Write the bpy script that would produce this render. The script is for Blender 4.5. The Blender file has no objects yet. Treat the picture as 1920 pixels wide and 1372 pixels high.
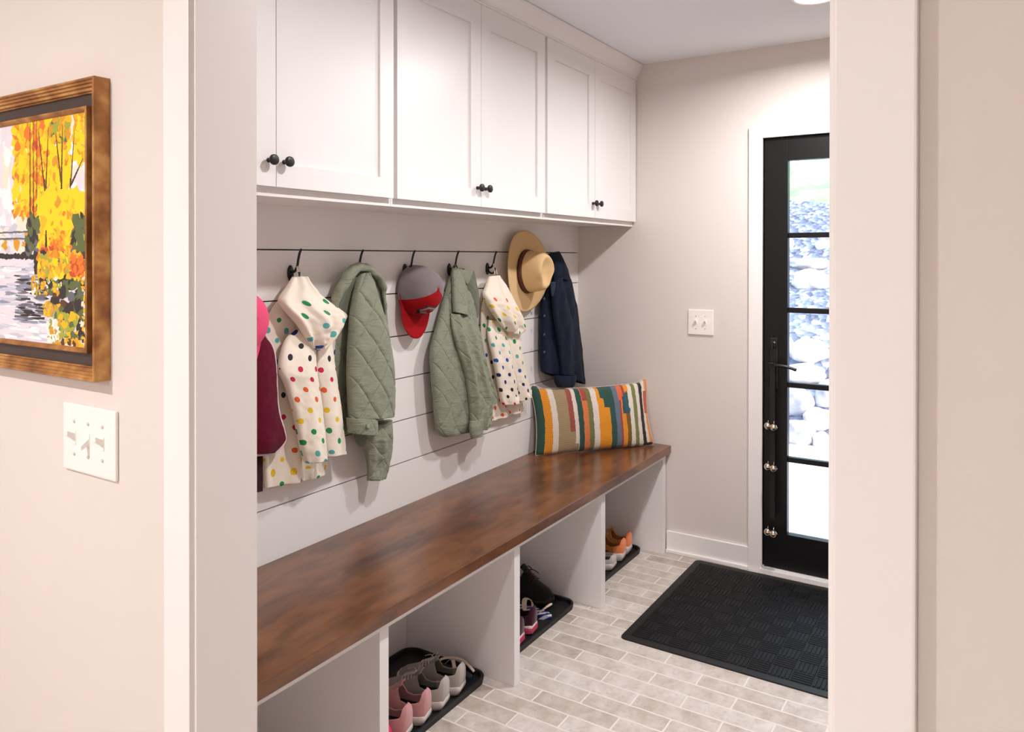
import bpy, bmesh, math, random
from mathutils import Vector, Matrix, noise
import numpy as np

PI = math.pi
scene = bpy.context.scene
COL = scene.collection
random.seed(7)

# ------------------------------------------------------------------ camera
YAW, PIT, ROL = (math.radians(a) for a in (32.0243, 0.2806, 0.0357))
F0, CX, CY, CAMZ = 1425.34, 975.14, 488.44, 1.48
_F = Vector((math.cos(YAW)*math.cos(PIT), math.sin(YAW)*math.cos(PIT), -math.sin(PIT)))
_r = Vector((math.sin(YAW), -math.cos(YAW), 0)); _u = _r.cross(_F)
_R = _r*math.cos(ROL) + _u*math.sin(ROL); _U = -_r*math.sin(ROL) + _u*math.cos(ROL)
CAM = Vector((0, 0, CAMZ))

def on(ax, val, x, y):
    """point on the plane axis=val seen at photo coordinate (x, y): used for measuring"""
    d = _F + _R*((x-CX)/F0) - _U*((y-CY)/F0)
    return CAM + d*((val-CAM[ax])/d[ax])

cam_d = bpy.data.cameras.new('camera'); cam = bpy.data.objects.new('camera', cam_d); COL.objects.link(cam)
m = Matrix((( _R.x, _U.x, -_F.x, 0), (_R.y, _U.y, -_F.y, 0), (_R.z, _U.z, -_F.z, CAMZ), (0, 0, 0, 1)))
cam.matrix_world = m
cam_d.sensor_width = 36; cam_d.lens = F0/1920*36
cam_d.shift_x = -(CX-960)/1920; cam_d.shift_y = -(686-CY)/1920
cam_d.clip_start = 0.02; cam_d.clip_end = 200
scene.camera = cam

# ------------------------------------------------------------------ colours and materials
def lin(c):
    return tuple(((v/255)/12.92 if v/255 <= .04045 else ((v/255+.055)/1.055)**2.4) for v in c)

def new_mat(name):
    mt = bpy.data.materials.new(name); mt.use_nodes = True
    nt = mt.node_tree; b = nt.nodes['Principled BSDF']
    return mt, nt, b

def N(nt, typ, **kw):
    n = nt.nodes.new(typ)
    for k, v in kw.items():
        if k.startswith('i_'):
            n.inputs[int(k[2:])].default_value = v
        else:
            setattr(n, k, v)
    return n

def math_n(nt, op, a, b=None, c=None):
    n = nt.nodes.new('ShaderNodeMath'); n.operation = op
    for i, v in enumerate((a, b, c)):
        if v is None: continue
        if isinstance(v, (int, float)): n.inputs[i].default_value = v
        else: nt.links.new(v, n.inputs[i])
    return n.outputs[0]

def mixc(nt, f, a, b):
    n = nt.nodes.new('ShaderNodeMix'); n.data_type = 'RGBA'
    for i, v in ((0, f), (6, a), (7, b)):
        if isinstance(v, (int, float)): n.inputs[i].default_value = v
        elif isinstance(v, tuple): n.inputs[i].default_value = (*v[:3], 1)
        else: nt.links.new(v, n.inputs[i])
    return n.outputs[2]

def ramp(nt, fac, stops, interp='LINEAR'):
    n = nt.nodes.new('ShaderNodeValToRGB'); cr = n.color_ramp; cr.interpolation = interp
    while len(cr.elements) > 1: cr.elements.remove(cr.elements[0])
    cr.elements[0].position = stops[0][0]; cr.elements[0].color = (*stops[0][1], 1)
    for p, c in stops[1:]:
        e = cr.elements.new(p); e.color = (*c, 1)
    nt.links.new(fac, n.inputs[0]); return n.outputs[0]

def bump(nt, b, h, strength=.3, dist=.002):
    n = nt.nodes.new('ShaderNodeBump'); n.inputs['Strength'].default_value = strength
    n.inputs['Distance'].default_value = dist
    nt.links.new(h, n.inputs['Height']); nt.links.new(n.outputs[0], b.inputs['Normal'])

def plain(name, rgb, rough=.5, metal=0., var=.0, scale=40., bmp=0., bscale=300., spec=.5, sheen=0.):
    mt, nt, b = new_mat(name)
    c = lin(rgb)
    b.inputs['Roughness'].default_value = rough; b.inputs['Metallic'].default_value = metal
    b.inputs['Specular IOR Level'].default_value = spec
    if sheen: b.inputs['Sheen Weight'].default_value = sheen
    tc = N(nt, 'ShaderNodeTexCoord')
    if var:
        nz = N(nt, 'ShaderNodeTexNoise'); nz.inputs['Scale'].default_value = scale; nz.inputs['Detail'].default_value = 4
        nt.links.new(tc.outputs['Object'], nz.inputs['Vector'])
        col = mixc(nt, nz.outputs[0], tuple(v*(1-var) for v in c), tuple(min(1, v*(1+var)) for v in c))
        nt.links.new(col, b.inputs['Base Color'])
    else:
        b.inputs['Base Color'].default_value = (*c, 1)
    if bmp:
        n2 = N(nt, 'ShaderNodeTexNoise'); n2.inputs['Scale'].default_value = bscale; n2.inputs['Detail'].default_value = 3
        nt.links.new(tc.outputs['Object'], n2.inputs['Vector'])
        bump(nt, b, n2.outputs[0], bmp, .002)
    return mt

M = {}
M['wall'] = plain('wall_paint', (223, 214, 208), .75, var=.015, scale=3, bmp=.08, bscale=220, spec=.25)
M['trim'] = plain('trim_white', (241, 236, 233), .38, spec=.4)
M['cab'] = plain('cabinet_white', (238, 234, 232), .33, spec=.45)
M['ship'] = plain('shiplap_white', (236, 232, 229), .42, spec=.4)
M['ceil'] = plain('ceiling_white', (240, 241, 245), .9, bmp=.05, bscale=150, spec=.1)
M['groove'] = plain('groove_shadow_gap', (70, 62, 58), .9)
M['black'] = plain('black_metal', (18, 17, 17), .38, spec=.5)
M['knob'] = plain('knob_black', (24, 22, 22), .42, bmp=.05)
M['doorblack'] = plain('door_black', (10, 9, 10), .4, spec=.35)
M['plastic'] = plain('switch_plastic', (246, 240, 234), .28)
M['screw'] = plain('screw_painted', (205, 198, 192), .4)
M['nickel'] = plain('bell_nickel', (225, 212, 195), .16, metal=1.)
M['strap'] = plain('strap_nylon', (16, 16, 17), .7)
M['hallfloor'] = plain('hall_floor_oak', (168, 158, 150), .5, var=.1, scale=6)

# brick tile floor
def floor_mat():
    mt, nt, b = new_mat('brick_tile_floor')
    tc = N(nt, 'ShaderNodeTexCoord'); sp = N(nt, 'ShaderNodeSeparateXYZ'); nt.links.new(tc.outputs['Object'], sp.inputs[0])
    u = math_n(nt, 'ADD', sp.outputs[1], -.587+.144+.288*40); v = math_n(nt, 'ADD', sp.outputs[0], -2.5455+.077*60)
    cb = N(nt, 'ShaderNodeCombineXYZ'); nt.links.new(u, cb.inputs[0]); nt.links.new(v, cb.inputs[1])
    # slight wobble of the brick edges
    wz = N(nt, 'ShaderNodeTexNoise'); wz.inputs['Scale'].default_value = 22; wz.inputs['Detail'].default_value = 3
    nt.links.new(tc.outputs['Object'], wz.inputs['Vector'])
    sub = N(nt, 'ShaderNodeVectorMath', operation='SUBTRACT'); nt.links.new(wz.outputs['Color'], sub.inputs[0]); sub.inputs[1].default_value = (.5, .5, .5)
    sc = N(nt, 'ShaderNodeVectorMath', operation='SCALE'); nt.links.new(sub.outputs[0], sc.inputs[0]); sc.inputs['Scale'].default_value = .006
    ad = N(nt, 'ShaderNodeVectorMath', operation='ADD'); nt.links.new(cb.outputs[0], ad.inputs[0]); nt.links.new(sc.outputs[0], ad.inputs[1])
    br = N(nt, 'ShaderNodeTexBrick'); nt.links.new(ad.outputs[0], br.inputs['Vector'])
    br.offset = .5; br.inputs['Scale'].default_value = 1; br.inputs['Mortar Size'].default_value = .0042
    br.inputs['Mortar Smooth'].default_value = .35; br.inputs['Bias'].default_value = 0
    br.inputs['Brick Width'].default_value = .288; br.inputs['Row Height'].default_value = .077
    br.inputs['Color1'].default_value = (0, 0, 0, 1); br.inputs['Color2'].default_value = (1, 1, 1, 1)
    br.inputs['Mortar'].default_value = (.5, .5, .5, 1)
    tone = ramp(nt, br.outputs['Color'], [(0, lin((166, 149, 136))), (.3, lin((190, 177, 166))), (.65, lin((203, 192, 183))), (1, lin((217, 209, 203)))])
    nz = N(nt, 'ShaderNodeTexNoise'); nz.inputs['Scale'].default_value = 14; nz.inputs['Detail'].default_value = 8; nz.inputs['Roughness'].default_value = .68
    nt.links.new(tc.outputs['Object'], nz.inputs['Vector'])
    mot = ramp(nt, nz.outputs[0], [(.28, lin((136, 112, 98))), (.42, lin((182, 166, 154))), (.52, lin((200, 189, 180))), (.66, lin((224, 215, 209)))])
    tile = mixc(nt, .5, tone, mot)
    nz2 = N(nt, 'ShaderNodeTexNoise'); nz2.inputs['Scale'].default_value = 60; nz2.inputs['Detail'].default_value = 5
    nt.links.new(tc.outputs['Object'], nz2.inputs['Vector'])
    sp2 = ramp(nt, nz2.outputs[0], [(.33, (1, 1, 1)), (.42, (0, 0, 0))])
    sf = math_n(nt, 'MULTIPLY', sp2, .28)
    tile = mixc(nt, sf, tile, lin((150, 132, 120)))
    col = mixc(nt, br.outputs['Fac'], tile, lin((226, 217, 210)))
    nt.links.new(col, b.inputs['Base Color'])
    b.inputs['Roughness'].default_value = .5; b.inputs['Specular IOR Level'].default_value = .35
    h = math_n(nt, 'SUBTRACT', math_n(nt, 'MULTIPLY', nz.outputs[0], .35), math_n(nt, 'MULTIPLY', br.outputs['Fac'], .8))
    bump(nt, b, h, .5, .003)
    return mt
M['floor'] = floor_mat()

def wood_mat():
    mt, nt, b = new_mat('stained_wood_top')
    tc = N(nt, 'ShaderNodeTexCoord')
    mp = N(nt, 'ShaderNodeMapping'); mp.inputs['Scale'].default_value = (1.6, 5, 5); nt.links.new(tc.outputs['Object'], mp.inputs[0])
    nz = N(nt, 'ShaderNodeTexNoise'); nz.inputs['Scale'].default_value = 3.2; nz.inputs['Detail'].default_value = 9; nz.inputs['Roughness'].default_value = .62
    nz.inputs['Distortion'].default_value = .6
    nt.links.new(mp.outputs[0], nz.inputs['Vector'])
    mp2 = N(nt, 'ShaderNodeMapping'); mp2.inputs['Scale'].default_value = (1.2, 2.6, 2.6); nt.links.new(tc.outputs['Object'], mp2.inputs[0])
    n2 = N(nt, 'ShaderNodeTexNoise'); n2.inputs['Scale'].default_value = 2.4; n2.inputs['Detail'].default_value = 3; nt.links.new(mp2.outputs[0], n2.inputs['Vector'])
    # boards along the length: tone per board
    sp = N(nt, 'ShaderNodeSeparateXYZ'); nt.links.new(tc.outputs['Object'], sp.inputs[0])
    bi = math_n(nt, 'FLOOR', math_n(nt, 'DIVIDE', sp.outputs[1], .105))
    xo = math_n(nt, 'FLOOR', math_n(nt, 'DIVIDE', math_n(nt, 'ADD', sp.outputs[0], math_n(nt, 'MULTIPLY', bi, .37)), .8))
    wn = N(nt, 'ShaderNodeTexWhiteNoise'); wn.noise_dimensions = '2D'
    cb = N(nt, 'ShaderNodeCombineXYZ'); nt.links.new(bi, cb.inputs[0]); nt.links.new(xo, cb.inputs[1]); nt.links.new(cb.outputs[0], wn.inputs['Vector'])
    f = math_n(nt, 'ADD', math_n(nt, 'MULTIPLY', nz.outputs[0], .62), math_n(nt, 'ADD', math_n(nt, 'MULTIPLY', n2.outputs[0], .38), math_n(nt, 'MULTIPLY', wn.outputs['Value'], .10)))
    col = ramp(nt, f, [(.34, lin((58, 36, 25))), (.46, lin((86, 53, 34))), (.55, lin((106, 66, 41))), (.66, lin((124, 79, 48))), (.80, lin((142, 94, 58)))])
    nt.links.new(col, b.inputs['Base Color'])
    b.inputs['Roughness'].default_value = .3; b.inputs['Specular IOR Level'].default_value = .5
    b.inputs['Coat Weight'].default_value = .35; b.inputs['Coat Roughness'].default_value = .22
    bump(nt, b, nz.outputs[0], .12, .002)
    return mt
M['wood'] = wood_mat()

def fabric(name, rgb, weave=900., bmp=.35, rough=.9, var=.08, vscale=12., sheen=.2, stretch=None):
    mt, nt, b = new_mat(name); c = lin(rgb)
    tc = N(nt, 'ShaderNodeTexCoord')
    nz = N(nt, 'ShaderNodeTexNoise'); nz.inputs['Scale'].default_value = vscale; nz.inputs['Detail'].default_value = 6
    if stretch:
        mp = N(nt, 'ShaderNodeMapping'); mp.inputs['Scale'].default_value = stretch; nt.links.new(tc.outputs['Object'], mp.inputs[0]); nt.links.new(mp.outputs[0], nz.inputs['Vector'])
    else: nt.links.new(tc.outputs['Object'], nz.inputs['Vector'])
    col = mixc(nt, nz.outputs[0], tuple(v*(1-var*1.6) for v in c), tuple(min(1, v*(1+var*1.6)) for v in c))
    nt.links.new(col, b.inputs['Base Color'])
    b.inputs['Roughness'].default_value = rough; b.inputs['Specular IOR Level'].default_value = .2
    b.inputs['Sheen Weight'].default_value = sheen
    n2 = N(nt, 'ShaderNodeTexNoise'); n2.inputs['Scale'].default_value = weave; n2.inputs['Detail'].default_value = 2
    nt.links.new(tc.outputs['Object'], n2.inputs['Vector'])
    n3 = N(nt, 'ShaderNodeTexNoise'); n3.inputs['Scale'].default_value = 70; n3.inputs['Detail'].default_value = 4
    nt.links.new(tc.outputs['Object'], n3.inputs['Vector'])
    bump(nt, b, math_n(nt, 'ADD', n2.outputs[0], math_n(nt, 'MULTIPLY', n3.outputs[0], 1.2)), bmp, .002)
    return mt

DOTS = [(28, 40, 110), (36, 34, 42), (196, 30, 70), (222, 92, 40), (232, 190, 40), (30, 140, 76), (90, 170, 170), (40, 80, 170)]
def dot_mat(name, vmin=-9., shift=0., cw=.07, ch=.066, r=.0088, plain_u=None):
    mt, nt, b = new_mat(name)
    uv = N(nt, 'ShaderNodeUVMap'); sp = N(nt, 'ShaderNodeSeparateXYZ'); nt.links.new(uv.outputs[0], sp.inputs[0])
    su = math_n(nt, 'DIVIDE', sp.outputs[0], cw); sv = math_n(nt, 'ADD', math_n(nt, 'DIVIDE', sp.outputs[1], ch), 40.)
    outs = []
    for o in (0., .5):
        a = math_n(nt, 'ADD', su, o); c = math_n(nt, 'ADD', sv, o)
        fu = math_n(nt, 'MULTIPLY', math_n(nt, 'SUBTRACT', math_n(nt, 'FRACT', a), .5), cw)
        fv = math_n(nt, 'MULTIPLY', math_n(nt, 'SUBTRACT', math_n(nt, 'FRACT', c), .5), ch)
        d = math_n(nt, 'SQRT', math_n(nt, 'ADD', math_n(nt, 'MULTIPLY', fu, fu), math_n(nt, 'MULTIPLY', fv, fv)))
        outs.append((math_n(nt, 'LESS_THAN', d, r), math_n(nt, 'FLOOR', c)))
    idx = math_n(nt, 'FRACT', math_n(nt, 'DIVIDE', math_n(nt, 'ADD', math_n(nt, 'ADD', math_n(nt, 'MULTIPLY', outs[0][0], outs[0][1]), math_n(nt, 'MULTIPLY', outs[1][0], outs[1][1])), shift+.5), 8.))
    colr = ramp(nt, idx, [(i/8, lin(c)) for i, c in enumerate(DOTS)], 'CONSTANT')
    mk = math_n(nt, 'MAXIMUM', outs[0][0], outs[1][0])
    mk = math_n(nt, 'MULTIPLY', mk, math_n(nt, 'GREATER_THAN', sp.outputs[1], vmin))
    nt.links.new(mixc(nt, mk, lin((240, 228, 212)), colr), b.inputs['Base Color'])
    b.inputs['Roughness'].default_value = .62; b.inputs['Specular IOR Level'].default_value = .35
    tc = N(nt, 'ShaderNodeTexCoord'); n3 = N(nt, 'ShaderNodeTexNoise'); n3.inputs['Scale'].default_value = 26; n3.inputs['Detail'].default_value = 2
    nt.links.new(tc.outputs['Object'], n3.inputs['Vector']); bump(nt, b, n3.outputs[0], .35, .006)
    return mt

M['green'] = fabric('sage_quilted_cotton', (127, 131, 113), var=.08, vscale=30, bmp=.8, sheen=.1)
def quilt_mat(name, rgb):
    mt, nt, b = new_mat(name); c = lin(rgb)
    tc = N(nt, 'ShaderNodeTexCoord'); uv = N(nt, 'ShaderNodeUVMap'); sp = N(nt, 'ShaderNodeSeparateXYZ'); nt.links.new(uv.outputs[0], sp.inputs[0])
    nz = N(nt, 'ShaderNodeTexNoise'); nz.inputs['Scale'].default_value = 28; nz.inputs['Detail'].default_value = 6; nt.links.new(tc.outputs['Object'], nz.inputs['Vector'])
    nt.links.new(mixc(nt, nz.outputs[0], tuple(v*.86 for v in c), tuple(v*1.14 for v in c)), b.inputs['Base Color'])
    a = math_n(nt, 'DIVIDE', sp.outputs[0], .092); v = math_n(nt, 'DIVIDE', sp.outputs[1], .125); ds = []
    for op in ('ADD', 'SUBTRACT'):
        f = math_n(nt, 'FRACT', math_n(nt, 'ADD', math_n(nt, op, a, v), 40.)); ds.append(math_n(nt, 'MINIMUM', f, math_n(nt, 'SUBTRACT', 1., f)))
    g = math_n(nt, 'MINIMUM', ds[0], ds[1])
    ln = math_n(nt, 'MINIMUM', math_n(nt, 'DIVIDE', g, .045), 1.)
    # crinkles run mostly across the garment
    mp = N(nt, 'ShaderNodeMapping'); mp.inputs['Scale'].default_value = (26, 26, 95); nt.links.new(tc.outputs['Object'], mp.inputs[0])
    n2 = N(nt, 'ShaderNodeTexNoise'); n2.inputs['Scale'].default_value = 1.; n2.inputs['Detail'].default_value = 5; n2.inputs['Distortion'].default_value = .8; nt.links.new(mp.outputs[0], n2.inputs['Vector'])
    bump(nt, b, math_n(nt, 'ADD', math_n(nt, 'MULTIPLY', ln, .55), math_n(nt, 'MULTIPLY', n2.outputs[0], 1.1)), .75, .0045)
    b.inputs['Roughness'].default_value = .92; b.inputs['Specular IOR Level'].default_value = .15; b.inputs['Sheen Weight'].default_value = .08
    return mt
M['green'] = quilt_mat('sage_quilted_cotton', (139, 143, 125))
M['green_in'] = fabric('sage_lining', (106, 111, 94), var=.05)
M['denim'] = fabric('dark_denim', (19, 28, 47), var=.45, vscale=9, bmp=.5, sheen=.03, stretch=(2.2, 2.2, .35))
M['denim_worn'] = fabric('denim_stitched_edge', (30, 42, 62), var=.15, vscale=40)
M['burgundy'] = fabric('burgundy_fleece', (92, 6, 34), var=.15, weave=260, bmp=.8, sheen=.04)
M['maroon'] = fabric('maroon_lining', (44, 5, 16), var=.1, sheen=.03)
M['fleece'] = fabric('pale_fleece_edge', (222, 200, 205), weave=260, bmp=.8)
M['pink'] = fabric('pink_cap_cotton', (232, 84, 124), var=.04, sheen=.03)
M['grey_cap'] = fabric('grey_cap_cloth', (128, 116, 118), var=.12, vscale=22)
M['red_cap'] = fabric('red_cap_cloth', (158, 6, 18), var=.06, sheen=.03)
M['patch_dark'] = plain('patch_border', (42, 30, 32), .7)
M['patch_grey'] = plain('patch_field', (140, 118, 118), .7)
M['straw'] = fabric('straw_hat_felt', (222, 188, 138), weave=500, bmp=.25, var=.03, sheen=.05)
M['band'] = plain('brown_hat_band', (84, 42, 24), .55)
M['rubber'] = plain('black_rubber', (14, 13, 13), .55, bmp=.08)
M['white_loop'] = plain('hanging_loop', (232, 226, 218), .8)
M['button_steel'] = plain('steel_button', (96, 98, 106), .4, metal=.8)
M['button'] = plain('snap_button', (140, 146, 124), .45)

# ------------------------------------------------------------------ mesh helpers
def link(name, bm, mats, parent=None, smooth=False, loc=None):
    me = bpy.data.meshes.new(name)
    if smooth:
        for f in bm.faces: f.smooth = True
    bmesh.ops.recalc_face_normals(bm, faces=bm.faces)
    bm.to_mesh(me); bm.free()
    o = bpy.data.objects.new(name, me); COL.objects.link(o)
    for mt in (mats if isinstance(mats, (list, tuple)) else [mats]): me.materials.append(mt)
    if parent is not None: o.parent = parent
    if loc is not None: o.location = loc
    return o

def sub(bm, root):
    """move world-built geometry into the root's own frame"""
    bmesh.ops.transform(bm, matrix=root.matrix_basis.inverted(), verts=bm.verts); return bm

def wpart(name, bm, mats, root, smooth=False, top=None):
    """part built in world coordinates under root (or under a part of root)"""
    base = top or root
    sub(bm, base)
    return link(name, bm, mats, root, smooth)

def tag(o, label=None, cat=None, group=None, kind=None):
    if label: o['label'] = label
    if cat: o['category'] = cat
    if group: o['group'] = group
    if kind: o['kind'] = kind
    return o

def thing(name, loc, label, cat, group=None, rz=0., kind=None):
    o = bpy.data.objects.new(name, None); COL.objects.link(o); o.empty_display_size = .05
    o.location = loc; o.rotation_euler = (0, 0, rz)
    o.matrix_basis = Matrix.Translation(loc) @ Matrix.Rotation(rz, 4, 'Z')
    return tag(o, label, cat, group, kind)

def copy_tree(o, parent=None):
    c = o.copy(); COL.objects.link(c)
    if parent is not None: c.parent = parent
    for ch in [x for x in bpy.data.objects if x.parent == o]: copy_tree(ch, c)
    return c

def box(bm, x0, x1, y0, y1, z0, z1, bev=0., mi=0):
    r = bmesh.ops.create_cube(bm, size=1)
    for v in r['verts']:
        v.co = Vector((x0+(x1-x0)*(v.co.x+.5), y0+(y1-y0)*(v.co.y+.5), z0+(z1-z0)*(v.co.z+.5)))
    fs = list({f for v in r['verts'] for f in v.link_faces})
    for f in fs: f.material_index = mi
    if bev:
        es = list({e for v in r['verts'] for e in v.link_edges})
        q = bmesh.ops.bevel(bm, geom=es, offset=bev, segments=2, affect='EDGES', profile=.6)
        for f in q['faces']: f.material_index = mi
    return bm

def B(*a, bev=0.):
    return box(bmesh.new(), *a, bev=bev)

def struct(name, bm, mat, parent=None, smooth=False):
    o = link(name, bm, mat, parent, smooth)
    if parent is None: o['kind'] = 'structure'
    return o

def tube(bm, pts, rad, n=10, mi=0, cap=True):
    pts = [Vector(p) for p in pts]; rad = rad if isinstance(rad, (list, tuple)) else [rad]*len(pts)
    rings = []; up = None
    for i, p in enumerate(pts):
        t = (pts[min(i+1, len(pts)-1)]-pts[max(i-1, 0)]).normalized()
        if up is None:
            up = Vector((0, 0, 1)) if abs(t.z) < .9 else Vector((1, 0, 0))
        a = t.cross(up).normalized(); up = a.cross(t).normalized()
        rings.append([bm.verts.new(p+(a*math.cos(k*2*PI/n)+up*math.sin(k*2*PI/n))*rad[i]) for k in range(n)])
    for r0, r1 in zip(rings, rings[1:]):
        for k in range(n):
            f = bm.faces.new((r0[k], r0[(k+1) % n], r1[(k+1) % n], r1[k])); f.material_index = mi
    if cap:
        bm.faces.new(rings[0]).material_index = mi; bm.faces.new(rings[-1]).material_index = mi
    return bm

def smooth_pts(pts, n=6):
    pts = [Vector(p) for p in pts]; out = []
    for i in range(len(pts)-1):
        p0, p1, p2, p3 = pts[max(i-1, 0)], pts[i], pts[i+1], pts[min(i+2, len(pts)-1)]
        for k in range(n):
            t = k/n
            out.append(.5*((2*p1)+(p2-p0)*t+(2*p0-5*p1+4*p2-p3)*t*t+(3*p1-3*p2+p3-p0)*t**3))
    return out+[pts[-1]]

def lathe(bm, prof, n=24, axis='Z', org=(0, 0, 0), mi=0):
    org = Vector(org); rings = []
    for r, h in prof:
        ring = []
        for k in range(n):
            a = 2*PI*k/n; c, s = r*math.cos(a), r*math.sin(a)
            v = {'Z': (c, s, h), 'Y': (c, h, s), 'X': (h, c, s)}[axis]
            ring.append(bm.verts.new(org+Vector(v)))
        rings.append(ring)
    for a, b in zip(rings, rings[1:]):
        for k in range(n): bm.faces.new((a[k], a[(k+1) % n], b[(k+1) % n], b[k])).material_index = mi
    for e in (rings[0], rings[-1]): bm.faces.new(e).material_index = mi
    return bm

def extrude_poly(bm, pts2, z0, z1, plane='XY', mi=0, bev=0.):
    def P(a, b, c): return {'XY': (a, b, c), 'XZ': (a, c, b), 'YZ': (c, a, b)}[plane]
    lo = [bm.verts.new(P(a, b, z0)) for a, b in pts2]; hi = [bm.verts.new(P(a, b, z1)) for a, b in pts2]
    n = len(pts2); fs = [bm.faces.new(lo), bm.faces.new(hi)]
    for k in range(n): fs.append(bm.faces.new((lo[k], lo[(k+1) % n], hi[(k+1) % n], hi[k])))
    for f in fs: f.material_index = mi
    if bev:
        es = list({e for f in fs[:2] for e in f.edges})
        bmesh.ops.bevel(bm, geom=es, offset=bev, segments=2, affect='EDGES', profile=.6)
    return bm

def rrect(x0, x1, y0, y1, r, n=6):
    out = []
    for cx, cy, a0 in ((x1-r, y1-r, 0), (x0+r, y1-r, PI/2), (x0+r, y0+r, PI), (x1-r, y0+r, 3*PI/2)):
        for k in range(n+1):
            a = a0+PI/2*k/n; out.append((cx+r*math.cos(a), cy+r*math.sin(a)))
    return out

# ------------------------------------------------------------------ the room
XF, YS, ZC = 3.635, 1.905, 2.465          # far wall, shiplap wall, ceiling
XH, XJ = 0.757, 0.8688                    # hall face and mudroom end of the partition
OL, OR = 1.078, 0.131                     # cased opening, left and right edge
YR, XB, HL, HR = -1.95, -3.4, 2.9, -2.0   # right wall of mudroom, hall extents

struct('floor', B(XH+.05, XF+.1, YR-.1, YS+.1, -.06, 0), M['floor'])
struct('floor_hall', B(XB-.1, XH+.05, HR-.1, HL+.1, -.06, 0), M['hallfloor'])
struct('ceiling', B(XB-.1, XF+.1, HR-.1, HL+.1, ZC, ZC+.08), M['ceil'])
struct('wall_right', B(XJ-.018, XF+.1, YR-.1, YR, 0, ZC), M['wall'])
struct('wall_hall_back', B(XB-.1, XB, HR, HL, 0, ZC), M['wall'])
struct('wall_hall_left', B(XB, XH+.05, HL, HL+.1, 0, ZC), M['wall'])
struct('wall_hall_right', B(XB, XH+.05, HR-.1, HR, 0, ZC), M['wall'])
# partition with the cased opening
bm = bmesh.new(); ZO = 2.06
box(bm, XH, XJ-.018, OL+.014, HL, 0, ZC); box(bm, XH, XJ-.018, HR, OR-.014, 0, ZC); box(bm, XH, XJ-.018, OR-.014, OL+.014, ZO+.014, ZC)
struct('wall_front', bm, M['wall'])
# back (far) wall with the door opening
DL, DRr, DZ0, DZ1 = .957, .012, .0, 2.06
DL = .934; DR = .934-.944
bm = bmesh.new()
box(bm, XF, XF+.14, DL, YS+.1, 0, ZC); box(bm, XF, XF+.14, YR-.1, DR, 0, ZC); box(bm, XF, XF+.14, DR, DL, 2.05, ZC)
struct('wall_back', bm, M['wall'])

# shiplap wall: one wall with real gaps between its boards
bm = bmesh.new(); GZ = [1.502, 1.342, 1.1815, 1.0205, .861, .700]; g = .0022
box(bm, XJ-.1, XF+.1, YS+.012, YS+.1, 0, ZC, mi=1)
edges = [0]+sorted(GZ)+[ZC]
for a, b_ in zip(edges, edges[1:]):
    box(bm, XJ-.02, XF, YS, YS+.014, a+(g if a else 0), b_-(g if b_ < ZC else 0))
struct('wall_left', bm, [M['ship'], M['groove']])

# baseboards
bm = B(XF-.014, XF, .99, 1.397, 0, .106, bev=.002); box(bm, XF-.026, XF-.012, .99, 1.397, 0, .018, bev=.004)
struct('baseboard_back', bm, M['trim'])
struct('baseboard_back_right', B(XF-.014, XF, YR, DR-.07, 0, .106, bev=.002), M['trim'])
struct('baseboard_right', B(XJ, XF, YR, YR+.014, 0, .106, bev=.002), M['trim'])
# jamb lining and casings of the opening
bm = bmesh.new(); XF2 = XH-.006
box(bm, XF2, XJ, OL, OL+.02, 0, ZO); box(bm, XF2, XJ, OR-.02, OR, 0, ZO); box(bm, XF2, XJ, OR-.02, OL+.02, ZO, ZO+.02)
struct('trim_1', bm, M['trim'])
CW = .068; CT = .015
def casing(x0, x1, yi_l, yi_r, z, w, r):
    bm = bmesh.new()
    box(bm, x0, x1, yi_l+r, yi_l+r+w, 0, z+w, bev=.0025); box(bm, x0, x1, yi_r-r-w, yi_r-r, 0, z+w, bev=.0025)
    box(bm, x0, x1, yi_r-r, yi_l+r, z+r, z+w, bev=.0025)
    return bm
struct('trim_2', casing(XH-CT, XH, OL, OR, ZO, CW, .005), M['trim'])
struct('trim_3', casing(XJ-.018, XJ-.003, OL, OR, ZO, CW, .005), M['trim'])
# casing of the exterior door
bm = bmesh.new()
box(bm, XF-.016, XF, .926, .990, 0, 2.094, bev=.003); box(bm, XF-.016, XF, DR-.056, DR+.008, 0, 2.094, bev=.003)
box(bm, XF-.016, XF, DR+.008, .926, 2.037, 2.094, bev=.003)
struct('trim_4', bm, M['trim'])
struct('trim_5', B(XF-.03, XF+.14, DR, DL, 0, .024, bev=.004), M['trim'])

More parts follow.
